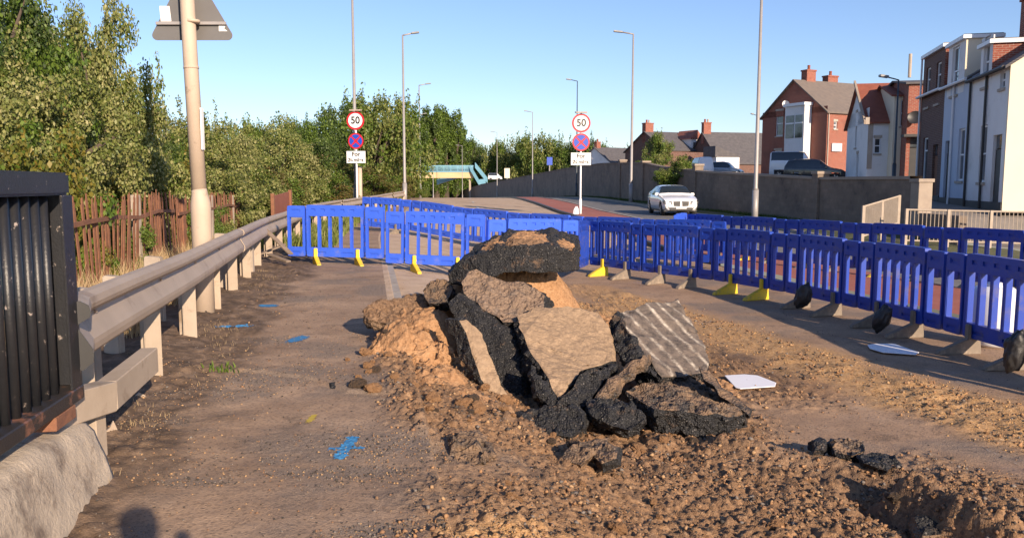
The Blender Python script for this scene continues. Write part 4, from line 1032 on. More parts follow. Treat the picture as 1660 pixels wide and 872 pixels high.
# ------------------------------------------------------------------ blue plastic barriers
def cells(xs, zs, depth, filled, y0):
    """solid made of cells; filled(i,k) -> list of (ya,yb)"""
    vox = set(); ys = depth
    for i in range(len(xs)-1):
        for k in range(len(zs)-1):
            for j in range(len(ys)-1):
                if filled(i, k, j): vox.add((i, j, k))
    bm = bmesh.new(); cache = {}
    def v(i, j, k):
        if (i, j, k) not in cache: cache[(i, j, k)] = bm.verts.new((xs[i], ys[j], zs[k]))
        return cache[(i, j, k)]
    for (i, j, k) in vox:
        for d, q in (((-1,0,0), ((0,0,0),(0,0,1),(0,1,1),(0,1,0))), ((1,0,0), ((1,0,0),(1,1,0),(1,1,1),(1,0,1))), ((0,-1,0), ((0,0,0),(1,0,0),(1,0,1),(0,0,1))),
                     ((0,1,0), ((0,1,0),(0,1,1),(1,1,1),(1,1,0))), ((0,0,-1), ((0,0,0),(0,1,0),(1,1,0),(1,0,0))), ((0,0,1), ((0,0,1),(1,0,1),(1,1,1),(0,1,1)))):
            if (i+d[0], j+d[1], k+d[2]) not in vox:
                bm.faces.new([v(i+a, j+b_, k+c) for a, b_, c in q])
    bmesh.ops.dissolve_limit(bm, angle_limit=.01, verts=bm.verts, edges=bm.edges)
    return bm
def panel_mesh(name, w, slots, bar, topb, botb, rec_top, rec_bot, mat):
    H = 1.0; side = .048
    sw = (w-2*side-(slots-1)*bar)/slots; sx = [(side+k*(sw+bar), side+k*(sw+bar)+sw) for k in range(slots)]
    z0, z1 = botb, H-topb
    holes = [(a, b_, z0, z1) for a, b_ in sx]
    recs = [(a, b_, H-.125, H-.075) for a, b_ in rec_top]+[(a, b_, .055, .095) for a, b_ in rec_bot]
    xs = sorted({0, w, *[q for h_ in holes+recs for q in h_[:2]]}); zs = sorted({0, H, *[q for h_ in holes+recs for q in h_[2:]]})
    ys = [-.045, -.028, .028, .045]
    def ins(h_, x, z): return h_[0] < x < h_[1] and h_[2] < z < h_[3]
    def filled(i, k, j):
        x, z = (xs[i]+xs[i+1])/2, (zs[k]+zs[k+1])/2
        if any(ins(h_, x, z) for h_ in holes): return False
        if j != 1 and any(ins(h_, x, z) for h_ in recs): return False
        if j != 1 and (z > z1-.0 and z < z1+.0): return False
        return True
    bm = cells(xs, zs, ys, filled, 0)
    es = [e for e in bm.edges if len(e.link_faces) == 2 and e.calc_face_angle(0) > .5]
    bmesh.ops.bevel(bm, geom=es, offset=.011, segments=2, affect='EDGES', clamp_overlap=True)
    # round the outer corners a little
    for v_ in bm.verts:
        for cx_ in (0, w):
            for cz_ in (0, H):
                dx, dz = abs(v_.co.x-cx_), abs(v_.co.z-cz_)
                if dx < .03 and dz < .03:
                    k = (.03-dx)*(.03-dz)*10; v_.co.x += k*(1 if cx_ == 0 else -1); v_.co.z += k*(1 if cz_ == 0 else -1)
    me = bpy.data.meshes.new(name); bm.to_mesh(me); bm.free(); me.materials.append(mat); me.shade_flat(); return me
BM = {}
for mk in ('blue', 'blue_sunlit'):
    BM[mk] = (panel_mesh('centre_panel', 1.17, 5, .038, .215, .175, [(.10+.2*k, .19+.2*k) for k in range(5)], [(.16, .40), (.72, .96)], M[mk]),
              panel_mesh('end_panel', .365, 1, .05, .23, .185, [(.09, .27)], [(.09, .26)], M[mk]))
mb = MB(); mb.box((0, -.03, .10), (.03, .03, .22)); mb.box((0, -.03, .62), (.03, .03, .74)); mb.box((0, -.022, .30), (.03, .022, .5)); HINGE = mb.mesh('hinge', M['blue'], bevel=.006)
def foot_mesh(mat):
    mb = MB()
    mb.prism([(0-.04, -.42, 0), (0-.04, .08, 0), (-.04, .075, .05), (-.04, .06, .20), (-.04, .058, .22), (-.04, -.058, .22), (-.04, -.12, .19), (-.04, -.40, .05)], (.08, 0, 0)); mb.box((-.038, -.085, .0), (.038, -.048, .40))
    return mb.mesh('foot', mat, bevel=.009, seg=2)
FEET = {k: foot_mesh(M[k]) for k in ('yellow', 'greyfoot')}
nbar = 0
def barrier(a, b_, za, zb2, label, mk='blue', feet=('yellow', 'yellow'), group='blue plastic barriers round the works', fd=None, frot=0):
    """za, zb2: height of the panel's top edge at both ends"""
    a, b_ = V3((*a, 0)), V3((*b_, 0)); L = (b_-a).length; rz = math.atan2(b_.y-a.y, b_.x-a.x); tilt = math.atan2(zb2-za, L)
    t = empty('plastic_barrier', (a.x, a.y, za-1.0), rz, label, 'barrier', group); t.rotation_euler = (0, -tilt, rz)
    sc = L/2.02
    for nm, x0 in (('end_panel', .02), ('centre_panel', .425), ('end_panel', 1.635)):
        o = link(nm, BM[mk][0 if nm == 'centre_panel' else 1], t); o.location = (x0*sc, 0, 0 if nm == 'centre_panel' else -.005); o.scale = (sc, 1, 1 if nm == 'centre_panel' else .985)
    for x0 in (.39, 1.60):
        o = link('hinge', HINGE, t); o.location = (x0*sc, 0, 0); o.scale = (sc, 1, 1)
    for x0, fk in zip((.58, 1.45), feet):
        if fk is None: continue
        x, y = a.x+math.cos(rz)*x0*sc, a.y+math.sin(rz)*x0*sc; zf = zbase(np.array([x-g(y)]), np.array([y]))[0]
        bot = za-1.0+(zb2-za)*x0/2.02; drp = max(.05, bot-float(zf))
        o = link('foot', FEET[fk], t); o.rotation_euler.z = frot; o.location = (x0*sc, 0, -drp); 
        o.scale = (1, 1.0 if fd is None else fd, max(.8, (drp+.13)/.36))
    return t
def ztopf(x, y, h=1.17): return float(zbase(np.array([x-g(y)]), np.array([y]))[0])+h
front = [(-4.42, 15.75), (-2.44, 15.35), (-.50, 14.95), (1.32, 16.3), (1.70, 18.1)]
fz = [1.16, 1.14, 1.10, 1.02, .84, .78]
names_f = ['blue barrier at the far left of the front row, next to the crash barrier', 'second blue barrier from the left, standing on the kerb behind the soil heap', 'blue barrier directly behind the big top slab', 'blue barrier turned away at the bend, right of the big top slab']
for k in range(4):
    z0, z1 = ((1.17, 1.15), (1.07, 1.02), (.93, .86), (.84, .76))[k]
    barrier(front[k], front[k+1], z0, z1, names_f[k], 'blue_sunlit' if k < 3 else 'blue', ('yellow', 'yellow') if k < 2 else (None, None), frot=.62)
right = [(1.78, 18.1), (2.74, 16.7), (3.86, 15.2), (4.66, 13.5), (5.14, 11.75), (5.44, 9.95), (5.62, 8.05), (5.66, 6.1)]
names_r = ['first blue barrier of the shaded right row, beside the bend', 'second barrier of the shaded right row, in front of the white car', 'third barrier of the shaded right row, both feet yellow wedges', 'fourth barrier of the shaded right row, a black bag at its near end', 'fifth barrier of the shaded right row, between two leaning black bags', 'sixth barrier of the shaded right row, the white sheet lying before it', 'nearest barrier at the right edge, the white tub showing through its slots']
ft = [('yellow', 'greyfoot'), ('greyfoot', 'greyfoot'), ('yellow', 'yellow'), ('greyfoot', 'greyfoot'), ('greyfoot', 'greyfoot'), ('greyfoot', 'greyfoot'), ('greyfoot', 'greyfoot')]
for k in range(7):
    (x0, y0), (x1, y1) = right[k], right[k+1]
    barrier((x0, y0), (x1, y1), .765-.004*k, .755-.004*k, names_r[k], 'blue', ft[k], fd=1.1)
back = [(-5.1, 27.3), (-3.3, 26.2), (-1.5, 24.6), (.2, 22.9), (1.9, 21.2), (3.55, 19.9), (5.0, 18.7)]
names_b = ['leftmost blue barrier of the back row, seen through the front row', 'second blue barrier from the left in the back row', 'third blue barrier from the left in the back row', 'fourth barrier of the back row, behind the top slab', 'fifth barrier of the back row, under the right speed sign', 'last barrier of the back row, just below the white car']
for k in range(6): barrier(back[k], back[k+1], ztopf(*back[k]), ztopf(*back[k+1]), names_b[k], 'blue_sunlit' if k < 4 else 'blue', (None, None if k % 2 else 'greyfoot'))
r2 = [(4.95, 22.6), (5.75, 20.9), (6.55, 19.1), (7.45, 17.3), (8.35, 15.5), (9.2, 13.7), (9.9, 11.8)]
names_2 = ['far barrier of the outer right row, its bright end catching the sun', 'second barrier of the outer right row, behind the shaded row', 'third barrier of the outer right row, before the retaining wall', 'fourth barrier of the outer right row, below the stone pillar', 'fifth barrier of the outer right row, in front of the pale railing', 'nearest barrier of the outer right row, at the right edge']
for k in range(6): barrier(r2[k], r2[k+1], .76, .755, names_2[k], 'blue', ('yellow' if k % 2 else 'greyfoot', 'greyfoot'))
barrier((4.35, 21.4), (4.95, 22.9), .77, .78, 'narrow looking blue barrier turned to the sun where the back rows meet', 'blue_sunlit')
# black bags on the feet, a white tub behind
def blob(name, loc_, rad, mat, label, cat, seed, rot=(0, 0, 0), group=None):
    bm = bmesh.new(); bmesh.ops.create_icosphere(bm, subdivisions=4, radius=1)
    for v in bm.verts:
        d = 1+.22*mnoise.fractal(v.co*1.6+V3((seed, 0, 0)), .8, 2, 3)+.06*mnoise.noise(v.co*6); v.co = V3((v.co.x*rad[0], v.co.y*rad[1], v.co.z*rad[2]))*d
    me = bpy.data.meshes.new(name); bm.to_mesh(me); bm.free(); me.materials.append(mat); me.shade_smooth(); o = link(name, me); o.location = loc_; o.rotation_euler = rot; return tag(o, label, cat, group)
bg_ = 'black bags hung on the barrier feet'
p = P(1302, 480, 12.2); blob('sandbag', p, (.12, .10, .20), M['bag'], 'small black bag slumped on a foot of the right barrier row, farthest of three', 'sandbag', 1, (.2, .3, 0), bg_)
p = P(1430, 516, 10.6); blob('sandbag', p, (.10, .10, .20), M['bag'], 'black bag leaning on a barrier foot above the white sheet', 'sandbag', 2, (.2, .35, 0), bg_)
p = P(1645, 570, 7.6); blob('sandbag', p, (.10, .09, .21), M['bag'], 'black bag hanging at the right edge of the view', 'sandbag', 3, (.1, .1, 0), bg_)
p = P(1608, 540, 9.9); z_ = Gz(p.x, 9.9); t = empty('white_tub', (p.x, 9.9, z_), R(20), 'cloudy white plastic tub standing behind the nearest blue barriers', 'tub')
mb = MB(); mb.tube([(0, 0, .0), (0, 0, .04), (0, 0, .62), (0, 0, .70), (0, 0, .74)], [.20, .25, .27, .25, .2], 20); mb.build('body', M['white_plastic'], t, smooth=True)
mb = MB(); mb.tube([(0, 0, .735), (0, 0, .79)], [.08, .08], 14); mb.build('cap', M['white_plastic'], t, smooth=True)

# ------------------------------------------------------------------ retaining wall on the right
ys = np.concatenate([np.arange(27.25, 60, 1.5), np.arange(60, 120, 4), np.arange(120, 290, 8)])
wt = lambda y: np.interp(y, [27, 33, 46, 53, 57, 72, 94, 113, 154, 200, 280], [1.74, 1.76, 2.25, 2.66, 3.05, 3.38, 3.36, 3.08, 2.38, 1.68, -.6])
def wx(y): return float(g(y)+u_wall(y))
def wall_run(y0, y1, step_h, label, mat='wall_brick'):
    t = empty('retaining_wall', (wx(y0), y0, 0), 0, label, 'wall'); org = t.location.copy()
    yy = [y0]+[y for y in ys if y0+.4 < y < y1-.4]+[y1]; mbw, mbc = MB(), MB(); 
    for a, b_ in zip(yy[:-1], yy[1:]):
        za = float(wt(a)); zb_2 = float(wt(b_)); gz0 = float(prof(a))-drop(a)-.4; z1 = float(prof(b_))-drop(b_)-.4
        xa, xb = wx(a), wx(b_); T = .32
        mbw.add([V3(q)-org for q in ((xa, a, gz0), (xb, b_, z1), (xb, b_, zb_2), (xa, a, za), (xa+T, a, gz0), (xb+T, b_, z1), (xb+T, b_, zb_2), (xa+T, a, za))], [(0,1,2,3), (4,7,6,5), (3,2,6,7)])
        o_ = .05
        mbc.add([V3(q)-org for q in ((xa-o_, a, za+.003), (xb-o_, b_, zb_2+.003), (xb-o_, b_, zb_2+.11), (xa-o_, a, za+.11), (xa+T+o_, a, za+.003), (xb+T+o_, b_, zb_2+.003), (xb+T+o_, b_, zb_2+.11), (xa+T+o_, a, za+.11))], [(0,1,2,3), (4,7,6,5), (3,2,6,7), (0,4,5,1)])
    for q in (y0, y1):
        x, z = wx(q), float(wt(q)); g0 = float(prof(q))-drop(q)-.4
        mbw.add([V3(k)-org for k in ((x, q, g0), (x+.32, q, g0), (x+.32, q, z), (x, q, z))], [(0, 1, 2, 3)])
    mbw.build('brickwork', M[mat], t); mbc.build('coping', M['wall_brick'] if y0 > 40 else M['cap_stone'], t)
wall_run(27.3, 32.9, 0, 'low brown brick retaining wall between the stone end pillar and the next pillar')
wall_run(33.5, 46.5, 0, 'shaded brick retaining wall behind the tall right street light')
wall_run(47.0, 56.4, 0, 'higher stretch of retaining wall behind the white car')
wall_run(56.9, 113, 0, 'tall dark retaining wall behind the right speed sign')
wall_run(113.02, 278, 0, 'far end of the retaining wall sinking towards the footbridge')
def pillar(y, zt, w, label, h0=None):
    x = wx(y); g0 = float(prof(y))-drop(y)-.3; t = empty('wall_pillar', (x, y, 0), R(5), label, 'pillar', 'pillars in the retaining wall')
    mb = MB(); mb.box((-.08, -w/2, g0), (w-.08, w/2, zt-.12)); mb.build('shaft', M['cap_stone'] if y < 30 else M['wall_brick'], t, bevel=.01)
    mb = MB(); mb.box((-.12, -w/2-.04, zt-.118), (w-.04, w/2+.04, zt)); mb.build('cap', M['cap_stone'], t, bevel=.01)
pillar(27.0, P(1468, 290, 27).z, .48, 'sunlit stone end pillar of the retaining wall beside the railing')
pillar(33.2, P(1315, 278, 33.2).z, .5, 'square capped pillar in the wall left of the end pillar')
pillar(46.75, P(1124, 266, 46.7).z, .5, 'capped pillar in the wall right above the white car')
pillar(56.65, P(1062, 261, 56.6).z, .55, 'capped pillar in the wall left of the white car')
pillar(64, P(1020, 259, 64).z, .55, 'capped pillar farther left along the wall')
mb = MB()
for y0, y1 in ((24.35, 26.75),):
    mb.box((13.55, y0, -.6), (13.8, y1, .62))
tag(mb.build('low_wall', M['wall_brick'], bevel=.01), 'low brick wall under the sloping handrail', 'wall')

# pale railing
def railing(a, b_, za0, za1, zb0, zb1, label, n):
    t = empty('railing', (a[0], a[1], 0), 0, label, 'railing', None); A3, B3 = V3((0, 0, 0)), V3((b_[0]-a[0], b_[1]-a[1], 0))
    for q in (0.04, 1.0):
        mb = MB(); mb.tube([A3+V3((0, 0, za0+(za1-za0)*q)), B3+V3((0, 0, zb0+(zb1-zb0)*q))], .028, 8); mb.build('rail', M['conc_post'], t)
    L = (B3-A3).length; k = int(L/.11)
    mb = MB()
    for i in range(k+1):
        f = i/k; p = A3.lerp(B3, f); z0 = za0+(zb0-za0)*f; z1 = za1+(zb1-za1)*f
        mb.tube([p+V3((0, 0, z0+.02)), p+V3((0, 0, z1))], .011, 5, cap=False)
    mb.build('bars', M['conc_post'], t)
    for i in range(n+1):
        f = i/n; p = A3.lerp(B3, f); z0 = za0+(zb0-za0)*f; z1 = za1+(zb1-za1)*f
        mb = MB(); mb.box((p.x-.04, p.y-.04, z0-.3), (p.x+.04, p.y+.04, z1+.03)); mb.build('post', M['conc_post'], t)
a_, b2 = P(1470, 340, 23.8), P(1663, 346, 23.0)
railing((a_.x, 23.8), (18.5, 22.6), a_.z-.95, a_.z, a_.z-1.05, a_.z-.12, 'pale upright bar railing in front of the white terraced house', 6)
c1, c2 = P(1400, 335, 23.2), P(1458, 318, 26.2)
railing((c1.x, 23.2), (c2.x, 26.2), c1.z-.9, c1.z, c2.z-.9, c2.z, 'short sloping railing climbing to the stone end pillar', 2)

# ------------------------------------------------------------------ footbridge
fb = empty('footbridge', (-12, 222, -2.4), 0, 'ochre footbridge with light blue railings crossing the road far ahead', 'footbridge')
F0, F1 = P(664, 0, 222).x, P(766, 0, 222).x
def bz(py, y=222): return P(760, py, y).z+2.4
F0 += 12; F1 += 12
mb = MB(); mb.box((F0-14, -1.1, bz(289)), (F1, 1.1, bz(279.5))); mb.build('deck', M['bridge_deck'], fb, bevel=.05)
mb = MB(); mb.box((F0-14, -1.25, bz(279.4)), (F1, -1.0, bz(278))); mb.build('edge_beam', M['bridge_blue'], fb)
for s in (-1.15, 1.1):
    mb = MB(); mb.box((F0-14, s-.04, bz(269.6)), (F1, s+.04, bz(268.4)))
    for x in np.arange(F0-14, F1, .24): mb.box((x, s-.02, bz(278)), (x+.09, s+.02, bz(269.5)))
    for x in np.arange(F0-14, F1, 1.9): mb.box((x, s-.05, bz(278)), (x+.14, s+.05, bz(268.4)))
    mb.build('parapet', M['bridge_blue'], fb)
for x in (F1-1.2, F0-2): mb = MB(); mb.box((x, -.3, -1.5), (x+.5, .3, bz(288))); mb.build('pier', M['conc_post'], fb)
def flight(p, q, w, mat='bridge_blue'):
    p = P(*p); q = P(*q); mb = MB(); o_ = V3((-12, 222, -2.4)); p -= o_; q -= o_
    for s in (0, w):
        a, b_ = p+V3((0, s, 0)), q+V3((0, s, 0))
        mb.prism([a+V3((0, 0, -.35)), b_+V3((0, 0, -.35)), b_+V3((0, 0, 1.15)), a+V3((0, 0, 1.15))], (0, .08, 0))
    mb2 = MB(); mb2.prism([p+V3((0, .1, -.1)), q+V3((0, .1, -.1)), q+V3((0, w-.05, -.1)), p+V3((0, w-.05, -.1))], (0, 0, -.25)); 
    s_ = mb.build('stair_flight', M[mat], fb); mb2.build('treads', M['bridge_deck'], s_)
flight((762, 274, 220), (776, 298, 219), 2)
flight((776, 298, 219.5), (787, 297, 219), 2)
flight((770, 270, 223.5), (790, 295, 222.5), 2)
flight((708, 298, 228), (748, 285, 226), 2)

# small roadside things near the far end
def postbox(px, pt, pb, y, w, mat, label, cat, name, pw=.08):
    p = P(px, pt, y); q = P(px, pb, y); z0 = min(Gz(p.x, y), float(terrace(y)) if px > 800 else 99)
    t = empty(name, (p.x, y, 0), R(5), label, cat); mb = MB(); mb.box((-w/2, -.06, q.z), (w/2, .06, p.z)); mb.build('panel', M[mat], t, bevel=.02)
    mb = MB(); mb.tube([(0, .1, q.z-3), (0, .1, p.z)], pw, 8); mb.build('post', M['lamp_grey'], t)
postbox(822, 273, 289, 150, 1.0, 'render_cream', 'cream board on a post above the far end of the wall', 'sign', 'board_sign')
postbox(891, 255, 268, 108, .75, 'sign_blue', 'small blue and white stop flag above the retaining wall', 'bus stop sign', 'bus_stop_sign')
# ------------------------------------------------------------------ vehicles (front at -Y, length along Y)
def interp_pts(pts, x):
    xs = [p[0] for p in pts]; return [float(np.interp(x, xs, [p[i] for p in pts])) for i in range(1, len(pts[0]))]
def car(name, label, paint, loc_, rz, L=4.6, W=1.82, prof_c=None, kind='car', plate='UK', sc=1):
    """prof_c: (y, z_belt, z_roof, halfwidth factor) stations; y 0 front .. 1 rear"""
    t = empty(name, loc_, rz, label, kind)
    st = prof_c or [(0, .60, .62, .84), (.012, .70, .73, .90), (.035, .76, .80, .95), (.10, .84, .88, .98), (.20, .92, .95, 1), (.27, .96, 1.0, 1), (.30, .97, 1.08, 1), (.35, .975, 1.30, 1), (.41, .98, 1.45, 1), (.53, .975, 1.49, 1), (.66, .98, 1.46, 1), (.74, .99, 1.34, 1), (.82, 1.0, 1.20, .99), (.88, 1.02, 1.08, .97), (.96, 1.0, 1.04, .93), (.99, .92, .95, .88), (1, .6, .62, .84)]
    ys = sorted(set([s[0] for s in st]+list(np.linspace(0, 1, 90))))
    rings = []
    for f in ys:
        zb, zr, wf = interp_pts(st, f); w = W/2*wf; cab = max(0, zr-zb-.08); rw = w*(1-.22*min(1, cab/.35))
        y = (f-.5)*L; zl = .22+(.06 if f < .03 or f > .97 else 0)
        zm = max(min(.86*zb+.05, zb-.02), zl+.14)
        half = [(w*.86, zl), (w*.97, zl+.10), (w, zl+.10+(zm-zl-.10)*.4), (w, zl+.10+(zm-zl-.10)*.66), (w*.998, zl+.10+(zm-zl-.10)*.84), (w*.995, zm), (w*.95, zb), (w*.95*.4+rw*.6-.0, zb+(zr-zb)*.62), (rw*.97, zr-.045 if cab > .1 else zr-.02), (rw*.82, zr-.008), (rw*.4, zr+.012)]
        rings.append([(x, y, z) for x, z in half]+[(-x, y, z) for x, z in reversed(half)])
    n = len(rings[0]); body, ws, sw = MB(), MB(), MB(); V_ = [v for r_ in rings for v in r_]
    wheels = (.175, .80)
    def inarch(y, z):
        return any((y-(q-.5)*L)**2+(z-.33)**2 < .375**2 for q in wheels)
    fb_, fw_, fs_ = [], [], []
    for i in range(len(rings)-1):
        f = (ys[i]+ys[i+1])/2; zb, zr, wf = interp_pts(st, f)
        for k in range(n):
            k2 = (k+1) % n; q = (i*n+k, i*n+k2, (i+1)*n+k2, (i+1)*n+k)
            c = sum((Vector(V_[a]) for a in q), Vector())/4
            if k == n-1: fb_.append(q); continue
            side_glass = k in (6, 7, n-8, n-9) and zr-zb > .2
            top = k in (8, 9, 10, 11, 12)
            slope = abs(rings[i+1][10][2]-rings[i][10][2])/((ys[i+1]-ys[i])*L)
            glass_top = top and zr-zb > .12 and slope > .22 and (.27 < f < .47 or .68 < f < .9)
            if inarch(c.y, c.z) and k in (0, 1, 2, 3, 4, n-2, n-3, n-4, n-5, n-6): continue
            pillar_ = False
            if side_glass and not pillar_ and .31 < f < (.84 if kind == 'car' else .97): fs_.append(q)
            elif glass_top: fw_.append(q)
            else: fb_.append(q)
    fb_.append(tuple(range(n))); fb_.append(tuple(reversed([(len(rings)-1)*n+k for k in range(n)])))
    body.add(V_, fb_); body.build('body', M[paint], t, smooth=True)
    fwf = [q for q in fw_ if V_[q[0]][1] < 0]; fwr = [q for q in fw_ if V_[q[0]][1] >= 0]
    for fl, nm in ((fwf, 'windscreen'), (fwr, 'rear_window'), ([q for q in fs_ if V_[q[0]][0] > 0], 'side_window'), ([q for q in fs_ if V_[q[0]][0] < 0], 'side_window')):
        if fl: q = MB(); q.add(V_, fl); q.build(nm, M['car_glass'], t, smooth=True)
    q = MB(); q.box((-W/2*.93, -L*.47, .2), (W/2*.93, L*.47, .27)); q.box((-W/2+.12, -L*.45, .27), (W/2-.12, L*.45, .62)); q.build('underbody', M['rubber'], t)
    for f in wheels:
        for s in (-1, 1):
            w = empty('wheel', (s*(W/2-.12), (f-.5)*L, .325), 0); w.parent = t
            q = MB(); pts_ = [(-.10, 0, 0), (-.07, 0, 0), (.07, 0, 0), (.10, 0, 0)]; q.tube(pts_, [.29, .322, .322, .29], 24); q.build('tyre', M['tyre'], w)
            q = MB(); x0 = s*.103; q.tube([(x0-.004*s, 0, 0), (x0+.004*s, 0, 0)], .215, 20); r_ = q.build('rim', M['dark_trim'], w)
            q = MB()
            for k in range(5):
                a = 2*math.pi*k/5; q.beam((x0+.012*s, 0, 0), (x0+.012*s, .2*math.cos(a), .2*math.sin(a)), .05, .012, up=Vector((1, 0, 0)))
            q.tube([(x0+.0*s, 0, 0), (x0+.014*s, 0, 0)], .06, 12); q.build('spokes', M['alloy'], w)
    zf = interp_pts(st, .03)[0]
    for s in (-1, 1):
        q = MB(); q.prism([(s*.44, -L/2-.012, zf-.20), (s*.84, -L/2+.04, zf-.17), (s*.86, -L/2+.10, zf-.02), (s*.46, -L/2+.0, zf-.05)], (0, .12, 0)); hl = q.build('headlight', M['dark_trim'], t, bevel=.01)
        q = MB(); q.tube([(s*.56, -L/2-.03, zf-.13), (s*.56, -L/2+.05, zf-.13)], .05, 10); q.tube([(s*.72, -L/2-.008, zf-.12), (s*.72, -L/2+.07, zf-.12)], .045, 10); q.build('lens', M['headlamp'], hl)
        q = MB(); q.prism([(s*.36, -L/2-.022, zf-.27), (s*.06, -L/2-.022, zf-.29), (s*.04, -L/2-.012, zf-.04), (s*.38, -L/2-.012, zf-.05)], (0, .10, 0)); q.build('grille', M['dark_trim'], t, bevel=.008)
        q = MB(); q.prism([(s*.52, -L/2-.02, .32), (s*.80, -L/2+.06, .33), (s*.76, -L/2+.04, .45), (s*.62, -L/2-.01, .43)], (0, .08, 0)); q.build('air_intake', M['dark_trim'], t)
        q = MB(); q.box((s*W/2*.98-.06, -L*.19, .96), (s*W/2*.98+.14*s+.06*0, -L*.19+.1, 1.10)) if s > 0 else q.box((-W/2-.14, -L*.19, .96), (-W/2+.06, -L*.19+.1, 1.10)); q.build('mirror', M[paint], t, bevel=.03, seg=2)
    q = MB(); q.box((-.55, -L/2-.03, .25), (.55, -L/2+.05, .40)); q.build('lower_grille', M['dark_trim'], t, bevel=.01)
    q = MB(); q.box((-.26, -L/2-.05, .34), (.26, -L/2-.036, .45)); q.build('number_plate', M['sign_white'], t, bevel=.004)
    return t
px_, y_ = 1087, 41.6
car('saloon_car', 'white saloon car driving towards us in the far carriageway', 'car_white', ((px_-830)/1300*y_, y_, float(prof(y_))-drop(y_)+.01), R(1), 4.65, 1.74)
hatch = [(0, .5, .52, .8), (.02, .72, .75, .9), (.08, .86, .90, .96), (.24, .98, 1.03, 1), (.29, 1.0, 1.12, 1), (.42, 1.02, 1.55, 1), (.55, 1.03, 1.64, 1), (.8, 1.05, 1.62, 1), (.93, 1.07, 1.52, .97), (.985, 1.05, 1.15, .93), (1, .6, .62, .88)]
y_ = 56.5; p = P(1332, 0, y_)
car('parked_car', 'dark estate car parked behind the retaining wall by the red brick house', 'car_dark', (p.x, y_, 1.72), R(68), 4.1, 1.75, hatch)
van = [(0, .55, .58, .84), (.015, .85, .9, .92), (.05, 1.0, 1.05, .97), (.16, 1.20, 1.26, 1), (.20, 1.24, 1.36, 1), (.30, 1.32, 1.92, 1), (.40, 1.34, 2.0, 1), (.95, 1.36, 2.0, 1), (.99, 1.2, 1.9, .97), (1, .7, .75, .94)]
y_ = 59.5; p = P(1298, 0, y_)
car('parked_van', 'white van parked in front of the red brick house', 'car_white', (p.x, y_, 1.98), R(66), 3.4, 1.75, van, 'van')
y_ = 78; p = P(1184, 0, y_)
car('parked_car', 'silver car of which only the roof shows above the retaining wall', 'car_silver', (p.x, y_, 2.15), R(62), 3.2, 1.75, hatch)
y_ = 76; p = P(1143, 0, y_)
car('parked_van', 'small white van peeping over the retaining wall left of the silver car', 'car_white', (p.x, y_, 2.1), R(180), 3.9, 1.5, van, 'van')
y_ = 235; p = P(803, 289, y_)
car('parked_van', 'pale van near the far footbridge stairs', 'car_white', (p.x, y_, p.z-.6), R(80), 4.0, 1.8, van, 'van')

# ------------------------------------------------------------------ houses
def wallside(mb, S, H, ops, fmap, gable=None, mi=0):
    """wall of length S, height H with openings (s,z,w,h); fmap(s,z,depth)->Vector"""
    xs = sorted({0, S, *[q for o in ops for q in (o[0], o[0]+o[2])]}); zs = sorted({0, H, *[q for o in ops for q in (o[1], o[1]+o[3])]})
    for i in range(len(xs)-1):
        for k in range(len(zs)-1):
            x, z = (xs[i]+xs[i+1])/2, (zs[k]+zs[k+1])/2
            if any(o[0] < x < o[0]+o[2] and o[1] < z < o[1]+o[3] for o in ops): continue
            mb.add([fmap(xs[i], zs[k], 0), fmap(xs[i+1], zs[k], 0), fmap(xs[i+1], zs[k+1], 0), fmap(xs[i], zs[k+1], 0)], [(0, 1, 2, 3)], mi)
    for o in ops:
        a, b_, c, d = o[0], o[1], o[0]+o[2], o[1]+o[3]; r = .14
        for (p, q) in (((a, b_), (c, b_)), ((c, b_), (c, d)), ((c, d), (a, d)), ((a, d), (a, b_))):
            mb.add([fmap(*p, 0), fmap(*q, 0), fmap(*q, r), fmap(*p, r)], [(0, 1, 2, 3)], mi)
    if gable: mb.add([fmap(0, H, 0), fmap(S, H, 0), fmap(gable[0], gable[1], 0)], [(0, 1, 2)], mi)
def fbox(mb, fmap, a, b_, d0, d1):
    """box between facade coords a=(s,z) and b, depth d0..d1"""
    (s0, z0), (s1, z1) = a, b_
    vs = [fmap(s, z, d) for d in (d0, d1) for s, z in ((s0, z0), (s1, z0), (s1, z1), (s0, z1))]
    mb.add(vs, [(0,1,2,3), (7,6,5,4), (0,4,5,1), (1,5,6,2), (2,6,7,3), (3,7,4,0)])
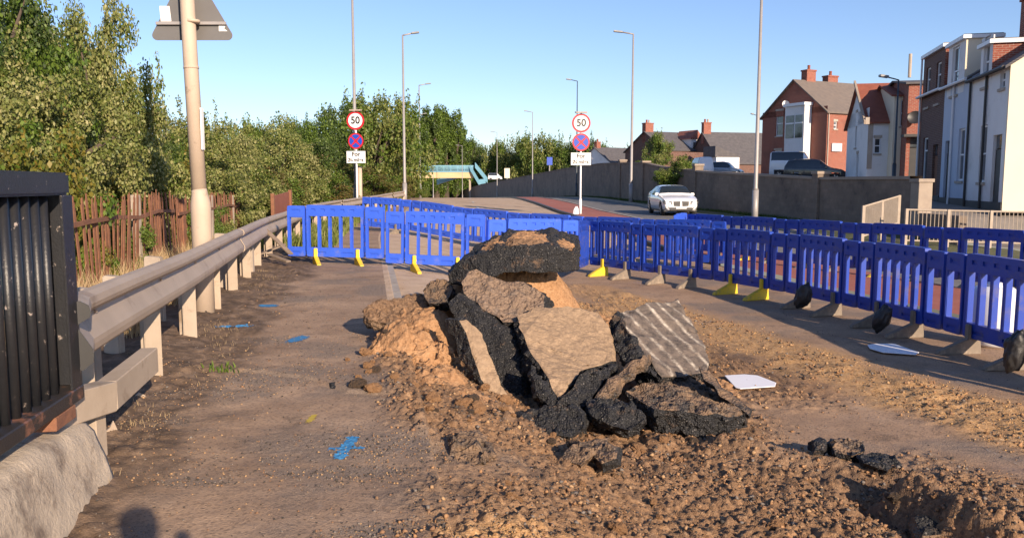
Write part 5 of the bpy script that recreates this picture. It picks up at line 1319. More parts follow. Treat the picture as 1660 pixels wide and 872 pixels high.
def window(t, fmap, o, kind='sash', frame='pvc', sill=True, head=None):
    s, z, w, h = o; fr = .07 if w > .6 else .05; mb = MB(); d0, d1 = .07, .13
    fbox(mb, fmap, (s+.004, z+.004), (s+fr, z+h-.004), d0, d1); fbox(mb, fmap, (s+w-fr, z+.004), (s+w-.004, z+h-.004), d0, d1)
    fbox(mb, fmap, (s+fr+.001, z+.004), (s+w-fr-.001, z+fr), d0, d1); fbox(mb, fmap, (s+fr+.001, z+h-fr), (s+w-fr-.001, z+h-.004), d0, d1)
    if kind == 'sash': fbox(mb, fmap, (s+fr+.001, z+h*.5-.03), (s+w-fr-.001, z+h*.5+.03), d0+.005, d1)
    if kind == 'top': fbox(mb, fmap, (s+fr+.001, z+h*.7-.03), (s+w-fr-.001, z+h*.7+.03), d0+.005, d1)
    if kind == 'pair': fbox(mb, fmap, (s+w/2-.035, z+fr+.001), (s+w/2+.035, z+h-fr-.001), d0+.005, d1); fbox(mb, fmap, (s+fr+.001, z+h*.72-.03), (s+w/2-.036, z+h*.72+.03), d0+.005, d1)
    wd = mb.build('window', M[frame], t)
    mb = MB(); fbox(mb, fmap, (s+.01, z+.01), (s+w-.01, z+h-.01), .105, .118); mb.build('glass', M['glass'], wd)
    if sill: mb = MB(); fbox(mb, fmap, (s-.06, z-.10), (s+w+.06, z-.004), -.06, .10); mb.build('sill', M['stone_trim'], wd)
    if head: mb = MB(); fbox(mb, fmap, (s-.06, z+h+.004), (s+w+.06, z+h+.17), -.025, .05); mb.build('lintel', M[head], wd)
def door(t, fmap, o, mat='dark_trim'):
    s, z, w, h = o; mb = MB(); fbox(mb, fmap, (s+.01, z), (s+w-.01, z+h*.80), .09, .14); d = mb.build('door', M[mat], t)
    mb = MB(); fbox(mb, fmap, (s+w*.78, z+h*.38), (s+w*.86, z+h*.41), .05, .085); mb.build('handle', M['alloy'], d)
    mb = MB(); fbox(mb, fmap, (s+.01, z+h*.815), (s+w-.01, z+h-.01), .10, .12); mb.build('fanlight', M['glass'], d)
def hbox(t, name, a, b_, mat, **k):
    mb = MB(); mb.box(a, b_); return mb.build(name, M[mat], t, **k)
def chimney(t, x, y, z, w, d, h, mat='red_brick', pots=2):
    c = hbox(t, 'chimney', (x-w/2, y-d/2, z-1.2), (x+w/2, y+d/2, z+h), mat); 
    hbox(c, 'cap', (x-w/2-.05, y-d/2-.05, z+h+.002), (x+w/2+.05, y+d/2+.05, z+h+.12), mat)
    for k in range(pots):
        px = x+(k-(pots-1)/2)*.38; mb = MB(); mb.tube([(px, y, z+h+.12), (px, y, z+h+.30), (px, y, z+h+.5)], [.13, .11, .12], 10); mb.build('chimney_pot', M['stone_trim' if k % 2 else 'pantile'], c)
def roof_planes(t, mat, pts_list, th=.10):
    mb = MB()
    for pts in pts_list: mb.prism(pts, (0, 0, -th))
    return mb.build('roof', M[mat], t)
def pipe(t, p, q, mat='dark_trim', r=.045, name='drainpipe'):
    mb = MB(); mb.tube([p, q], r, 8); return mb.build(name, M[mat], t)
def dish(t, p, r, mat='dark_trim', aim=(-.3, -1, .3)):
    mb = MB(); n = 16; a = Vector(aim).normalized(); u = a.orthogonal().normalized(); v = a.cross(u); p = Vector(p)
    rings = [(0, 0)]+[(r*k/4, .35*r*(k/4)**2) for k in range(1, 5)]
    vs = [p]+[p+(u*math.cos(2*math.pi*i/n)+v*math.sin(2*math.pi*i/n))*rr+a*dd for rr, dd in rings[1:] for i in range(n)]
    fs = [(0, 1+i, 1+(i+1) % n) for i in range(n)]+[(1+k*n+i, 1+k*n+(i+1) % n, 1+(k+1)*n+(i+1) % n, 1+(k+1)*n+i) for k in range(3) for i in range(n)]
    mb.add(vs, fs); mb.tube([p-a*.02, p-a*.3+Vector((0, 0, -.1))], .02, 6); mb.build('satellite_dish', M[mat], t, smooth=True)

# terraced row on the right: local +Y runs away along the street, local -X faces the road
TA = math.atan2(2.6, 10.5); tx, ty = 16.15, 26.5
def terr(s0): return (tx+math.sin(TA)*s0, ty+math.cos(TA)*s0)
def terraced(label, s0, w, base, eave, wallm, ridge, dep, roofm, dorm=None, ops=[], doors=[], gabm=None, gable_end=False, kindw='sash', trim='dark_trim', doorm='dark_trim', plinth='dark_trim'):
    x, y = terr(s0); t = empty('terraced_house', (x, y, base), -TA, label, 'house', None)
    H = eave-base; fm = lambda s, z, d: Vector((d, w-s, z))      # facade seen from the road: s runs from far to near
    fme = lambda s, z, d: Vector((s, d, z))
    mb = MB(); wallside(mb, w, H, ops+doors, fm)
    mb.add([(dep, 0, 0), (dep, w, 0), (dep, w, H), (dep, 0, H)], [(0, 1, 2, 3)])
    mb.add([(0, w, 0), (dep, w, 0), (dep, w, H), (dep/2, w, ridge-base), (0, w, H)], [(0, 1, 2, 3, 4)])
    if not gable_end: mb.add([(0, 0, 0), (dep, 0, 0), (dep, 0, H), (dep/2, 0, ridge-base), (0, 0, H)], [(0, 1, 2, 3, 4)])
    mb.build('wall', M[wallm], t, fixn=False)
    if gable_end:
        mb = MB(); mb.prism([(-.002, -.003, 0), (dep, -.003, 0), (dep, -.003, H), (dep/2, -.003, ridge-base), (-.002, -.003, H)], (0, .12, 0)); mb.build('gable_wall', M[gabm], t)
    rz_ = ridge-base; ov = .18
    roof_planes(t, roofm, [[(-ov, -.08 if gable_end else .01, H-.05+.02), (-ov, w-.01, H-.05+.02), (dep/2, w-.01, rz_+.12), (dep/2, -.08 if gable_end else .01, rz_+.12)],
                           [(dep+ov, -.08 if gable_end else .01, H-.03), (dep/2+.002, -.08 if gable_end else .01, rz_+.12), (dep/2+.002, w-.01, rz_+.12), (dep+ov, w-.01, H-.03)]])
    hbox(t, 'plinth', (-.04, .02, -.3), (-.003, w-.02, .28), plinth)
    mb = MB(); mb.tube([(-ov-.03, .02, H-.06), (-ov-.03, w-.02, H-.06)], .06, 8); mb.build('gutter', M[trim], t)
    for o in ops: window(t, fm, o, kindw)
    for o in doors: door(t, fm, o, doorm)
    if dorm:
        s, dw, zt, dd, fops, chm, mt = dorm    # upper full-height dormer flush with the facade
        d = H; h2 = zt-base
        mb = MB(); fmd = lambda a, z, q: Vector((q-.004, w-s-a, z+H-.25))
        wallside(mb, dw, h2-H+.25, [(a, b_-H+.25, c, e) for a, b_, c, e in fops], fmd); dm = mb.build('dormer', M[mt], t, fixn=False)
        for sy in (w-s-dw, w-s-.1): hbox(dm, 'cheek', (-.001, sy+.002, H-.25), (dd, sy+.098, h2-.01), chm)
        hbox(dm, 'flat_roof', (-.14, w-s-dw-.1, h2+.002), (dd+.1, w-s+.08, h2+.14), 'pvc'); hbox(dm, 'roof_felt', (-.10, w-s-dw-.06, h2+.143), (dd+.06, w-s+.04, h2+.17), 'slate')
        for o in fops: window(t, lambda a, z, q: Vector((q-.004, w-s-a, z)), o, kindw)
    return t
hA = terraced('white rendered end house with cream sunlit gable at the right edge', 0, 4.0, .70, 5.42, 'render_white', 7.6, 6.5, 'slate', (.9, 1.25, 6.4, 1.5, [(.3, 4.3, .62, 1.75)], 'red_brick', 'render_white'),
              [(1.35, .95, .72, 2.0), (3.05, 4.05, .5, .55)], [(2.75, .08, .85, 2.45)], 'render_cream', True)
pipe(hA, (-.06, 2.15, 0), (-.06, 2.15, 4.7)); pipe(hA, (-.06, 3.95, 0), (-.06, 3.95, 4.7))
chimney(hA, 2.3, 3.7, 6.7, 1.7, .5, .75, 'red_brick', 1)
hB = terraced('pale blue rendered terraced house between the white end house and the brick one', 4.0, 3.6, .76, 5.55, 'render_blue', 7.5, 6.5, 'slate', (.3, 2.3, 7.1, 1.2, [(.55, 4.35, .95, 1.9)], 'render_cream', 'render_white'),
              [(2.3, .95, .8, 2.0)], [(.5, .08, .85, 2.5)], None, False, 'sash', 'pvc', 'dark_trim')
pipe(hB, (-.06, 2.1, 0), (-.06, 2.1, 5.2), 'pvc')
hC = terraced('brown brick terraced house at the far end of the row, flat white fascia on top', 7.6, 3.9, .82, 5.6, 'brown_brick', 7.3, 6.5, 'slate', (.2, 3.5, 7.25, 2.6, [(.5, 4.2, .75, 1.75), (2.2, 4.2, .75, 1.75)], 'red_brick', 'brown_brick'),
              [(.75, .9, .85, 1.95)], [(2.5, .06, .85, 2.4)], None, False, 'top', 'pvc', 'rust')
pipe(hC, (-.06, 3.85, 0), (-.06, 3.85, 6.5), 'pvc')
for t in (hA, hB, hC): pass
# more of the row behind the gable (right of the frame)
# middle cottage: white with red pantiles
def generic(name, label, org, rz, w, d, base, eave, ridge, axis, wallm, roofm, front=[], left=[], kindw='sash', chim=[], ov=.2, gm=None, frontdoor=[], verge=None, cat='house', heads=None):
    """front wall on local y=0 (x 0..w), left wall on x=0. axis: direction of the ridge"""
    t = empty(name, (org[0], org[1], base), rz, label, cat); H, Rr = eave-base, ridge-base
    ff = lambda s, z, q: Vector((s, q, z)); fl = lambda s, z, q: Vector((q, d-s, z)); mb = MB()
    wallside(mb, w, H, front+frontdoor, ff, (w/2, Rr) if axis == 'y' else None)
    wallside(mb, d, H, left, fl, (d/2, Rr) if axis == 'x' else None)
    mb.add([(w, 0, 0), (w, d, 0), (w, d, H), (w, 0, H)]+([(w, d/2, Rr)] if axis == 'x' else []), [(0, 1, 2, 3)]+([(3, 2, 4)] if axis == 'x' else []))
    mb.add([(0, d, 0), (w, d, 0), (w, d, H), (0, d, H)]+([(w/2, d, Rr)] if axis == 'y' else []), [(0, 1, 2, 3)]+([(3, 2, 4)] if axis == 'y' else []))
    mb.build('wall', M[wallm], t, fixn=False)
    if axis == 'x': roof_planes(t, roofm, [[(-ov, -ov, H-.02), (w+ov, -ov, H-.02), (w+ov, d/2, Rr+.1), (-ov, d/2, Rr+.1)], [(-ov, d+ov, H-.02), (-ov, d/2+.002, Rr+.1), (w+ov, d/2+.002, Rr+.1), (w+ov, d+ov, H-.02)]])
    else: roof_planes(t, roofm, [[(-ov, -ov, H-.02), (w/2, -ov, Rr+.1), (w/2, d+ov, Rr+.1), (-ov, d+ov, H-.02)], [(w+ov, -ov, H-.02), (w+ov, d+ov, H-.02), (w/2+.002, d+ov, Rr+.1), (w/2+.002, -ov, Rr+.1)]])
    for o in front: window(t, ff, o, kindw, head=heads)
    for o in left: window(t, fl, o, kindw, head=heads)
    for o in frontdoor: door(t, ff, o)
    for c in chim: chimney(t, *c)
    return t
def at2(px, y): return ((px-830)/1300*y, y)
m_ = generic('cottage', 'white rendered cottage with red pantile roof left of the terraced row', at2(1401, 48), R(-12), 4.4, 6.4, 1.3, 5.25, 7.75, 'x', 'render_white', 'pantile', front=[(.35, 2.1, .35, .9)], left=[(2.6, 2.6, .5, 2.2), (3.3, .2, .6, 2.0)], heads='stone_trim')
hbox(m_, 'gable_coping', (-.24, -.25, 3.8), (-.02, .1, 4.2), 'stone_trim')
hbox(m_, 'yard_wall', (1.7, -.6, -.2), (4.2, -.4, 2.3), 'render_white'); hbox(m_, 'stone_quoin', (-.02, -.03, 1.2), (.25, .06, 3.9), 'stone_trim')
mb = MB(); mb.prism([(-.22, -.3, 4.0), (-.22, 3.2, 6.75), (-.22, 3.2, 6.55), (-.22, -.3, 3.8)], (-.12, 0, 0)); mb.build('coping', M['cap_stone'], m_)
n2 = generic('cottage', 'cream gabled house squeezed between the pantiled cottage and the brick house', at2(1440, 46.8), R(-12), 1.35, 6, 1.3, 6.7, 7.5, 'x', 'render_cream', 'pantile', front=[(.35, 3.6, .62, 1.5)], heads=None)
n3 = generic('brick_house', 'narrow orange brick house with satellite dish beside the terraced row', at2(1462, 45.6), R(-12), 2.6, 6, 1.25, 7.25, 7.6, 'x', 'red_brick', 'slate', frontdoor=[(.2, .05, 1.0, 2.9)])
dish(n3, (.35, -.2, 4.0), .38); hbox(n3, 'flat_canopy', (-.3, -.7, 2.95), (1.9, -.02, 3.1), 'dark_trim')
mb = MB(); mb.tube([(.1, .4, 6.3), (.1, .4, 7.6)], .09, 8); mb.build('flue', M['stone_trim'], n3)
# red brick house with white bay
rA = math.atan2(-.43, .9)
r_ = generic('brick_house', 'red brick house with white bay window on its shaded gable and two chimneys', at2(1334, 61.5), R(25.5), 8.5, 6.9, 1.9, 7.05, 9.75, 'x', 'red_brick', 'slate_brown',
             left=[(1.55, 3.6, .8, 2.0), (1.5, .55, .8, 1.9)], front=[(.7, 3.9, .35, .55)], heads='stone_trim', chim=[(1.6, 3.6, 7.5, .95, .6, 1.15, 'red_brick', 1), (4.4, 4.0, 7.6, 1.1, .6, .8, 'red_brick', 1)])
fl_ = lambda s, z, q: Vector((q, 6.9-s, z))
by = MB(); fbox(by, fl_, (3.3, 1.3), (5.35, 5.75), -.75, -.01); bw = by.build('bay_window', M['render_white'], r_, bevel=.02)
for (a, b_, c, e) in ((3.45, 3.3, .85, 1.75), (4.45, 3.3, .75, 1.75)):
    mb = MB(); fbox(mb, fl_, (a, b_), (a+c, b_+e), -.78, -.752); mb.build('glass', M['glass'], bw)
    mb = MB(); fbox(mb, fl_, (a, b_+e*.62), (a+c, b_+e*.68), -.80, -.782); mb.build('glazing_bar', M['pvc'], bw)
hbox(r_, 'bay_cornice', (-.9, 1.45, 5.76), (-.01, 3.7, 5.98), 'pvc')
for a in (3.4, 4.5):
    mb = MB(); fbox(mb, fl_, (a, .5), (a+.75, 1.2), -.05, -.01); mb.build('lower_window', M['glass'], r_)
dish(r_, (-.25, 4.1, 6.0), .33, 'render_white'); dish(r_, (2.3, -.3, 4.4), .36)
pipe(r_, (.12, -.06, 0), (.12, -.06, 5.0), 'stone_trim'); hbox(r_, 'box', (.5, -.14, 2.2), (1.5, -.02, 2.8), 'pvc')
lampat(1445, 38, 126, -.9, 'dark street light standing in front of the pantiled cottage', r=.06, mat='lamp_dark', zb=1.1, group='street lights along the terrace')
lampat(1222, 75, 186, -.6, 'small street light on the terrace left of the red brick house', r=.06, mat='lamp_dark', zb=2.3, group='street lights along the terrace')
# houses farther left
w1 = generic('bungalow', 'white gabled bungalow with dark slate roof left of the tall wall light', at2(988, 108), R(35), 8.5, 6.4, 1.8, 4.6, 6.6, 'x', 'render_white', 'slate', front=[(1.0, .8, .8, 1.2), (4, .8, 1.0, 1.2)], chim=[(.5, 3.2, 4.5, .7, .5, 1.0, 'red_brick', 1)], left=[])
l1 = generic('brick_house', 'brown brick house with slate roof and tall chimney above the hedge', at2(1076, 96), R(28), 7, 8, 2.2, 5.7, 8.0, 'x', 'brown_brick', 'slate', front=[(1, .8, .9, 1.2)], chim=[(.6, 4.2, 5.7, 1.2, .7, 1.1, 'red_brick', 2)])
hbox(l1, 'extension', (-3.5, -3.5, 0), (6.2, -.02, 3.1), 'brown_brick'); hbox(l1, 'garage_door', (3.6, -3.56, .0), (6.0, -3.502, 2.4), 'lamp_grey')
dmr = hbox(l1, 'dormer', (4.2, .4, 3.2), (5.9, 3.5, 4.9), 'render_white'); mb = MB(); mb.prism([(4.0, .2, 4.9), (6.1, .2, 4.9), (5.05, .2, 6.0)], (0, 3.4, 0)); mb.build('dormer_roof', M['red_brick'], dmr)
mb = MB(); mb.box((4.6, .34, 3.6), (5.4, .39, 4.5)); mb.build('glass', M['glass'], dmr)
l2 = generic('slate_roofed_house', 'long slate roofed house with red chimney right of the white dormer', at2(1166, 92), R(14), 8, 9, 2.2, 4.0, 7.7, 'x', 'brown_brick', 'slate', front=[(1, .3, 1.2, 1.2)], chim=[(.4, 4.5, 5.4, .95, .6, 1.2, 'red_brick', 2)])
hbox(l2, 'white_gable', (-2.2, -3.0, 0), (.6, -.4, 2.4), 'render_white'); mb = MB(); mb.prism([(-2.4, -3.1, 2.41), (.8, -3.1, 2.41), (-2.4, -3.1, 3.6)], (0, 2.8, 0)); mb.build('lean_to_roof', M['slate'], l2)
l3 = generic('slate_roofed_house', 'low white house with grey lean-to roof nearer the wall, left of the red brick house', at2(1190, 104), R(-8), 5.5, 5, 2.2, 4.6, 7.2, 'x', 'brown_brick', 'slate', front=[(.6, .5, .8, 1.3)])
l4 = generic('slate_roofed_house', 'slate roofed brick house directly left of the red brick house', at2(1205, 96), R(-5), 4, 5, 2.2, 4.4, 6.8, 'x', 'brown_brick', 'slate', front=[(1, .5, 1.0, 1.4)])

# ------------------------------------------------------------------ the photographer, standing behind the camera (only the shadow is seen)
sk = [((.0,0,.95), .15), ((0,0,1.15), .145), ((0,0,1.36), .16), ((0,0,1.48), .065), ((0,.01,1.56), .075), ((0,.02,1.64), .10), ((0,.02,1.71), .075),
      ((.10,0,.90), .10), ((.11,.02,.50), .065), ((.12,0,.10), .045), ((.12,.16,.045), .04), ((-.10,0,.90), .10), ((-.11,.02,.50), .065), ((-.12,0,.10), .045), ((-.12,.16,.045), .04),
      ((.19,0,1.42), .065), ((.26,.06,1.16), .048), ((.05,.30,1.40), .035), ((-.0,.36,1.46), .03), ((-.19,0,1.42), .065), ((-.28,.06,1.16), .048), ((-.22,.32,1.40), .035), ((-.2,.38,1.46), .03)]
ed = [(0,1),(1,2),(2,3),(3,4),(4,5),(5,6),(0,7),(7,8),(8,9),(9,10),(0,11),(11,12),(12,13),(13,14),(2,15),(15,16),(16,17),(17,18),(2,19),(19,20),(20,21),(21,22)]
me = bpy.data.meshes.new('person'); me.from_pydata([s[0] for s in sk], ed, []); o = link('person', me)
md = o.modifiers.new('skin', 'SKIN'); sv = me.skin_vertices[0].data
for i, s in enumerate(sk): sv[i].radius = (s[1], s[1])
sv[0].use_root = True
ms = o.modifiers.new('sub', 'SUBSURF'); ms.levels = 2; ms.render_levels = 2
dg = bpy.context.evaluated_depsgraph_get(); me2 = bpy.data.meshes.new_from_object(o.evaluated_get(dg)); o.modifiers.clear(); o.data = me2
me2.materials.clear(); me2.materials.append(M['cloth']); me2.shade_smooth(); o.location = (.38, -.42, 0)
tag(o, 'photographer in dark clothes whose shadow falls at the bottom left', 'person')

# ------------------------------------------------------------------ vegetation
LM = {'olive': 'leaf_olive', 'silver': 'leaf_silver', 'dark': 'leaf_dark', 'mid': 'leaf_mid', 'yellow': 'leaf_yellow', 'rust': 'leaf_rust'}
def leaves_mesh(name, centers, dirs, size, mats, mi, rs):
    n = len(centers); a = rs.normal(size=(n, 3)); a /= np.linalg.norm(a, axis=1)[:, None]
    nrm = dirs*.8+rs.normal(size=(n, 3))*.75+np.array([0, 0, .25]); nrm /= np.linalg.norm(nrm, axis=1)[:, None]
    u = a-nrm*np.sum(a*nrm, 1)[:, None]; u /= np.linalg.norm(u, axis=1)[:, None]; v = np.cross(nrm, u)
    s = (size*(.6+.8*rs.rand(n)))[:, None]; w = s*(.30+.12*rs.rand(n))[:, None]
    V = np.stack([centers-u*s*.5, centers+v*w+nrm*s*.06, centers+u*s*.5, centers-v*w+nrm*s*.06], 1).reshape(-1, 3)
    F = (np.arange(n)*4)[:, None]+np.arange(4)[None]
    return npmesh(name, V, F, mats, mi)
def make_tree(kind, label, H, Wd, n, leaf, mats, seed, shape='round', base=.12, trunk=True, group=None, name='broadleaf_tree', cat='tree', ncl=70, clr=.16, sprigs=0):
    rs = np.random.RandomState(seed); t = empty(name, (0, 0, 0), 0, label, cat, group)
    cl = []
    while len(cl) < ncl:
        p = rs.uniform(-1, 1, 3); r = np.linalg.norm(p)
        if r > 1: continue
        if rs.rand() > .25+.75*r: continue
        h = (p[2]+1)/2
        if shape == 'column': k = .95*min(1, h/.12+.2)*(1-.45*max(0, h-.6)/.4); q = rs.uniform(-1, 1, 2); q /= max(1, np.linalg.norm(q)); x, y = q*k
        elif shape == 'bush': k = math.sqrt(max(0, 1-h*h*.85)); q = rs.uniform(-1, 1, 2); q /= max(1, np.linalg.norm(q)); x, y = q*k
        else: x, y = p[0], p[1]
        wob = 1+.28*math.sin(3*math.atan2(y, x)+seed)+.12*rs.normal()
        cl.append((x*wob*Wd/2, y*wob*Wd/2, (base+(1-base)*h)*H, rs.uniform(.6, 1.35)))
    cl = np.array(cl); R_ = clr*Wd*cl[:, 3]; R_ = np.maximum(R_, clr*.5*Wd)
    if shape == 'column': R_ = np.maximum(R_*.8, .35*Wd/2)
    wts = R_**2; idx = rs.choice(len(cl), n, p=wts/wts.sum())
    d = rs.normal(size=(n, 3)); d /= np.linalg.norm(d, axis=1)[:, None]; rad = rs.rand(n)**.45
    stretch = np.array([1, 1, 1.9 if shape == 'column' else .85])
    c = cl[idx, :3]+d*(rad*R_[idx])[:, None]*stretch*(1+.25*rs.normal(size=(n, 1))*.5)
    ctr = np.array([0, 0, H*.5]); out = c-ctr; out /= (np.linalg.norm(out, axis=1)[:, None]+1e-6)
    dirs = d*.7+out*.4
    mi = (rs.rand(len(cl)) < .35).astype(int)[idx]; mi = np.where(rs.rand(n) < .12, 1-mi, mi)
    if sprigs:
        # shoots standing out of the crown
        cs, ds = [], []
        for k in range(sprigs):
            b_ = cl[rs.randint(len(cl)), :3]; dr = np.array([rs.normal()*.35, rs.normal()*.35, 1]); dr /= np.linalg.norm(dr); L = rs.uniform(.25, .7)*Wd*.28
            r0 = R_.mean(); m_n = int(26*L/leaf/6)+12
            tt = rs.rand(m_n); cs.append(b_+dr*(r0*.6+tt[:, None]*L)+rs.normal(size=(m_n, 3))*leaf*.55); ds.append(np.tile(dr, (m_n, 1))*.3+rs.normal(size=(m_n, 3))*.5)
        cs, ds = np.concatenate(cs), np.concatenate(ds); c = np.concatenate([c, cs]); dirs = np.concatenate([dirs, ds]); mi = np.concatenate([mi, rs.randint(0, 2, len(cs))])
    c[:, 2] = np.maximum(c[:, 2], .02)
    link('crown' if cat == 'tree' else 'foliage', leaves_mesh('crown', c, dirs, np.full(len(c), leaf), [M[LM[m]] for m in mats], mi, rs), t)
    if trunk:
        mb = MB(); r0 = max(.05, H*.02); top = H*(.75 if shape == 'column' else .55)
        mb.tube([(0, 0, -.2), (.03*H*.3, 0, top*.4), (-.02*H*.3, .02, top)], [r0*1.25, r0*.8, r0*.35], 9)
        for k in range(min(16, len(cl))):
            e = cl[rs.randint(len(cl)), :3]; z = min(e[2]*.6, top*.9)*rs.uniform(.6, 1); m1 = Vector((e[0]*.45, e[1]*.45, (z+e[2])/2+.03*H)); mb.tube([(0, 0, z), m1, e], [r0*.5, r0*.28, r0*.1], 6)
        mb.build('trunk' if cat == 'tree' else 'stems', M['bark'], t, smooth=True)
    return t
KIDS = {}
def place(proto, x, y, z, s, rz, label, first, sz=None, group=None):
    t = proto if first else copy_tree(proto); t.location = (x, y, z); t.rotation_euler = (0, 0, rz); t.scale = (s[0], s[0], s[1]) if isinstance(s, tuple) else (s, s, s); t['label'] = label
    if group: t['group'] = group
    return t
PR = {}
def proto(key, **k):
    PR[key] = [make_tree(key, 'x', **k), 0]
proto('near_olive', H=1, Wd=1, n=42000, leaf=.019, mats=('olive', 'silver'), seed=1, shape='round', base=.02, ncl=130, clr=.085, sprigs=45)
proto('near_silver', H=1, Wd=1, n=42000, leaf=.019, mats=('silver', 'olive'), seed=2, shape='bush', base=.02, ncl=130, clr=.085, sprigs=60, name='shrub', cat='shrub')
proto('near_dark', H=1, Wd=1, n=38000, leaf=.018, mats=('dark', 'mid'), seed=3, shape='round', base=.05, ncl=110, clr=.09, sprigs=25)
proto('bramble', H=1, Wd=1, n=20000, leaf=.032, mats=('yellow', 'mid'), seed=4, shape='bush', base=.0, ncl=70, clr=.12, sprigs=30, name='shrub', cat='shrub')
proto('green_bush', H=1, Wd=1, n=18000, leaf=.03, mats=('mid', 'olive'), seed=5, shape='bush', base=.0, ncl=70, clr=.12, sprigs=30, name='shrub', cat='shrub')
proto('mid_tree', H=1, Wd=1, n=14000, leaf=.034, mats=('olive', 'mid'), seed=6, shape='round', base=.08, ncl=60, clr=.14, sprigs=3)
proto('mid_dark', H=1, Wd=1, n=14000, leaf=.034, mats=('dark', 'mid'), seed=7, shape='round', base=.08, ncl=60, clr=.14, sprigs=3)
proto('poplar', H=1, Wd=.26, n=12000, leaf=.022, mats=('mid', 'dark'), seed=8, shape='column', base=.03, ncl=60, clr=.2)
proto('hedge_rust', H=1, Wd=1, n=18000, leaf=.027, mats=('rust', 'mid'), seed=9, shape='bush', base=.0, ncl=70, clr=.12, sprigs=20, name='shrub', cat='shrub')
def tree_at(key, px, ytop, d, wpx, label, yb=None, rz=None, group=None, zb=None):
    if 200 < px < 700 and 12 < d < 80 and px != 275:
        while d < 110 and (px+wpx*.45-830)/1300*d > railx(min(d, 54))-1.0+(-.5 if d > 54 else 0): d += .5
    p = P(px, ytop, d); z0 = (Gz(p.x, d) if px < 700 else float(terrace(d))-.5) if zb is None else zb; z0 -= .1
    H = p.z-z0; W = wpx/1300*d; pr = PR[key]; first = pr[1] == 0; pr[1] += 1
    rz = (pr[1]*2.4 if rz is None else rz)
    wf = .26 if key == 'poplar' else 1.12
    return place(pr[0], p.x, d, z0, (W*(1.25 if key.startswith('mid') else 1)/wf, H*(.95 if key not in ('poplar',) else .97)), rz, label, first, group=group)
g1 = 'bushes and trees behind the rusty fence'
tree_at('near_dark', -40, -90, 12.5, 330, 'tall dark tree cut off by the left edge of the view', group=g1)
tree_at('near_dark', 20, -60, 17, 200, 'dark branch heavy tree top left, behind the black parapet', group=g1)
tree_at('near_olive', 150, -10, 14.5, 190, 'tall olive green tree left of the thick column, reaching out of view', group=g1)
tree_at('near_olive', 60, 90, 11.8, 290, 'olive tree low down right behind the black parapet', group=g1)
tree_at('near_silver', 200, 120, 15.0, 210, 'grey green bush sloping down to the thick column', group=g1)
tree_at('near_silver', 130, 150, 13.6, 220, 'silvery shrub in front of the tall olive tree', group=g1)
tree_at('near_silver', 300, 175, 18, 210, 'silvery shrub right behind the thick column', group=g1)
tree_at('near_silver', 375, 222, 20, 170, 'silvery shrub right of the thick column', group=g1)
tree_at('near_dark', 255, 205, 18.5, 150, 'dark gap filling bush left of the thick column', group=g1)
tree_at('near_olive', 330, 205, 23, 170, 'olive tree peeping over the shrubs right of the thick column', group=g1)
tree_at('near_olive', 445, 205, 27, 160, 'olive tree midway between the thick column and the left speed sign', group=g1)
tree_at('near_dark', 510, 178, 34, 130, 'dark tree left of the left speed sign', group=g1)
tree_at('near_silver', 470, 225, 25, 150, 'pale bush above the left end of the blue barriers', group=g1)
tree_at('hedge_rust', 500, 250, 24, 130, 'yellow green bush above the blue barriers on the left', group=g1)
tree_at('hedge_rust', 630, 225, 52, 110, 'reddish hedge bush right of the left speed sign', group=g1)
tree_at('hedge_rust', 560, 262, 36, 120, 'low hedge bush behind the left speed sign', group=g1)
tree_at('hedge_rust', 605, 270, 46, 90, 'low hedge bush just right of the left speed sign', group=g1)
tree_at('green_bush', 660, 285, 60, 60, 'green bush at the end of the crash barrier', group=g1)
tree_at('green_bush', 684, 303, 74, 30, 'small green bush at the road side past the crash barrier', group=g1)
tree_at('near_olive', 95, 20, 15.5, 190, 'bushy olive tree filling the gap between the dark trees at the top left', group=g1)
for px, yt, d, w, k, lb in ((150, 245, 13.2, 190, 'bramble', 'yellow green bramble hanging over the rusty fence'), (60, 255, 12.1, 160, 'green_bush', 'green bush hidden behind the parapet bars'), (250, 250, 17.5, 150, 'bramble', 'yellow green bramble left of the thick column'),
                        (190, 330, 11.2, 110, 'green_bush', 'green bush pushing through the middle of the rusty fence'), (275, 318, 14.6, 80, 'bramble', 'yellow green bramble over the fence right beside the thick column'), (150, 375, 9.8, 80, 'bramble', 'small leafy bramble in front of the rusty fence'), (355, 285, 15.5, 130, 'near_silver', 'grey leafed shrub low behind the crash barrier'), (415, 285, 18.5, 120, 'green_bush', 'green shrub above the far crash barrier posts'),
                        (340, 320, 13.8, 70, 'green_bush', 'small green shrub right behind the thick column base'), (450, 268, 30, 120, 'hedge_rust', 'brownish hedge above the rust red gate'), (10, 180, 9.5, 240, 'bramble', 'leafy bush seen through the parapet bars')):
    tree_at(k, px, yt, d, w, lb, group=g1)
g2 = 'trees lining the left of the road'
for px, yt, d, w, k, lb in ((385, 190, 60, 70, 'mid_tree', 'distant pale green tree low above the shrubs, leftmost'), (425, 196, 62, 60, 'mid_tree', 'distant pale green tree beside the leftmost one'), (350, 212, 48, 80, 'mid_tree', 'distant green tree seen just right of the thick column'),
                        (460, 188, 58, 80, 'mid_tree', 'distant green tree left of the dark tree'), (550, 168, 60, 90, 'mid_dark', 'dark green tree right behind the left speed sign'), (600, 150, 62, 100, 'mid_tree', 'tall green tree right of the left speed sign'),
                        (636, 153, 68, 84, 'mid_tree', 'tall bushy tree left of the first far street light'), (652, 205, 74, 36, 'mid_tree', 'green tree under the first far street light'), (640, 250, 66, 60, 'hedge_rust', 'rusty green undergrowth near the end of the crash barrier')):
    tree_at(k, px, yt, d, w, lb, group=g2)
g3 = 'poplars behind the footbridge'
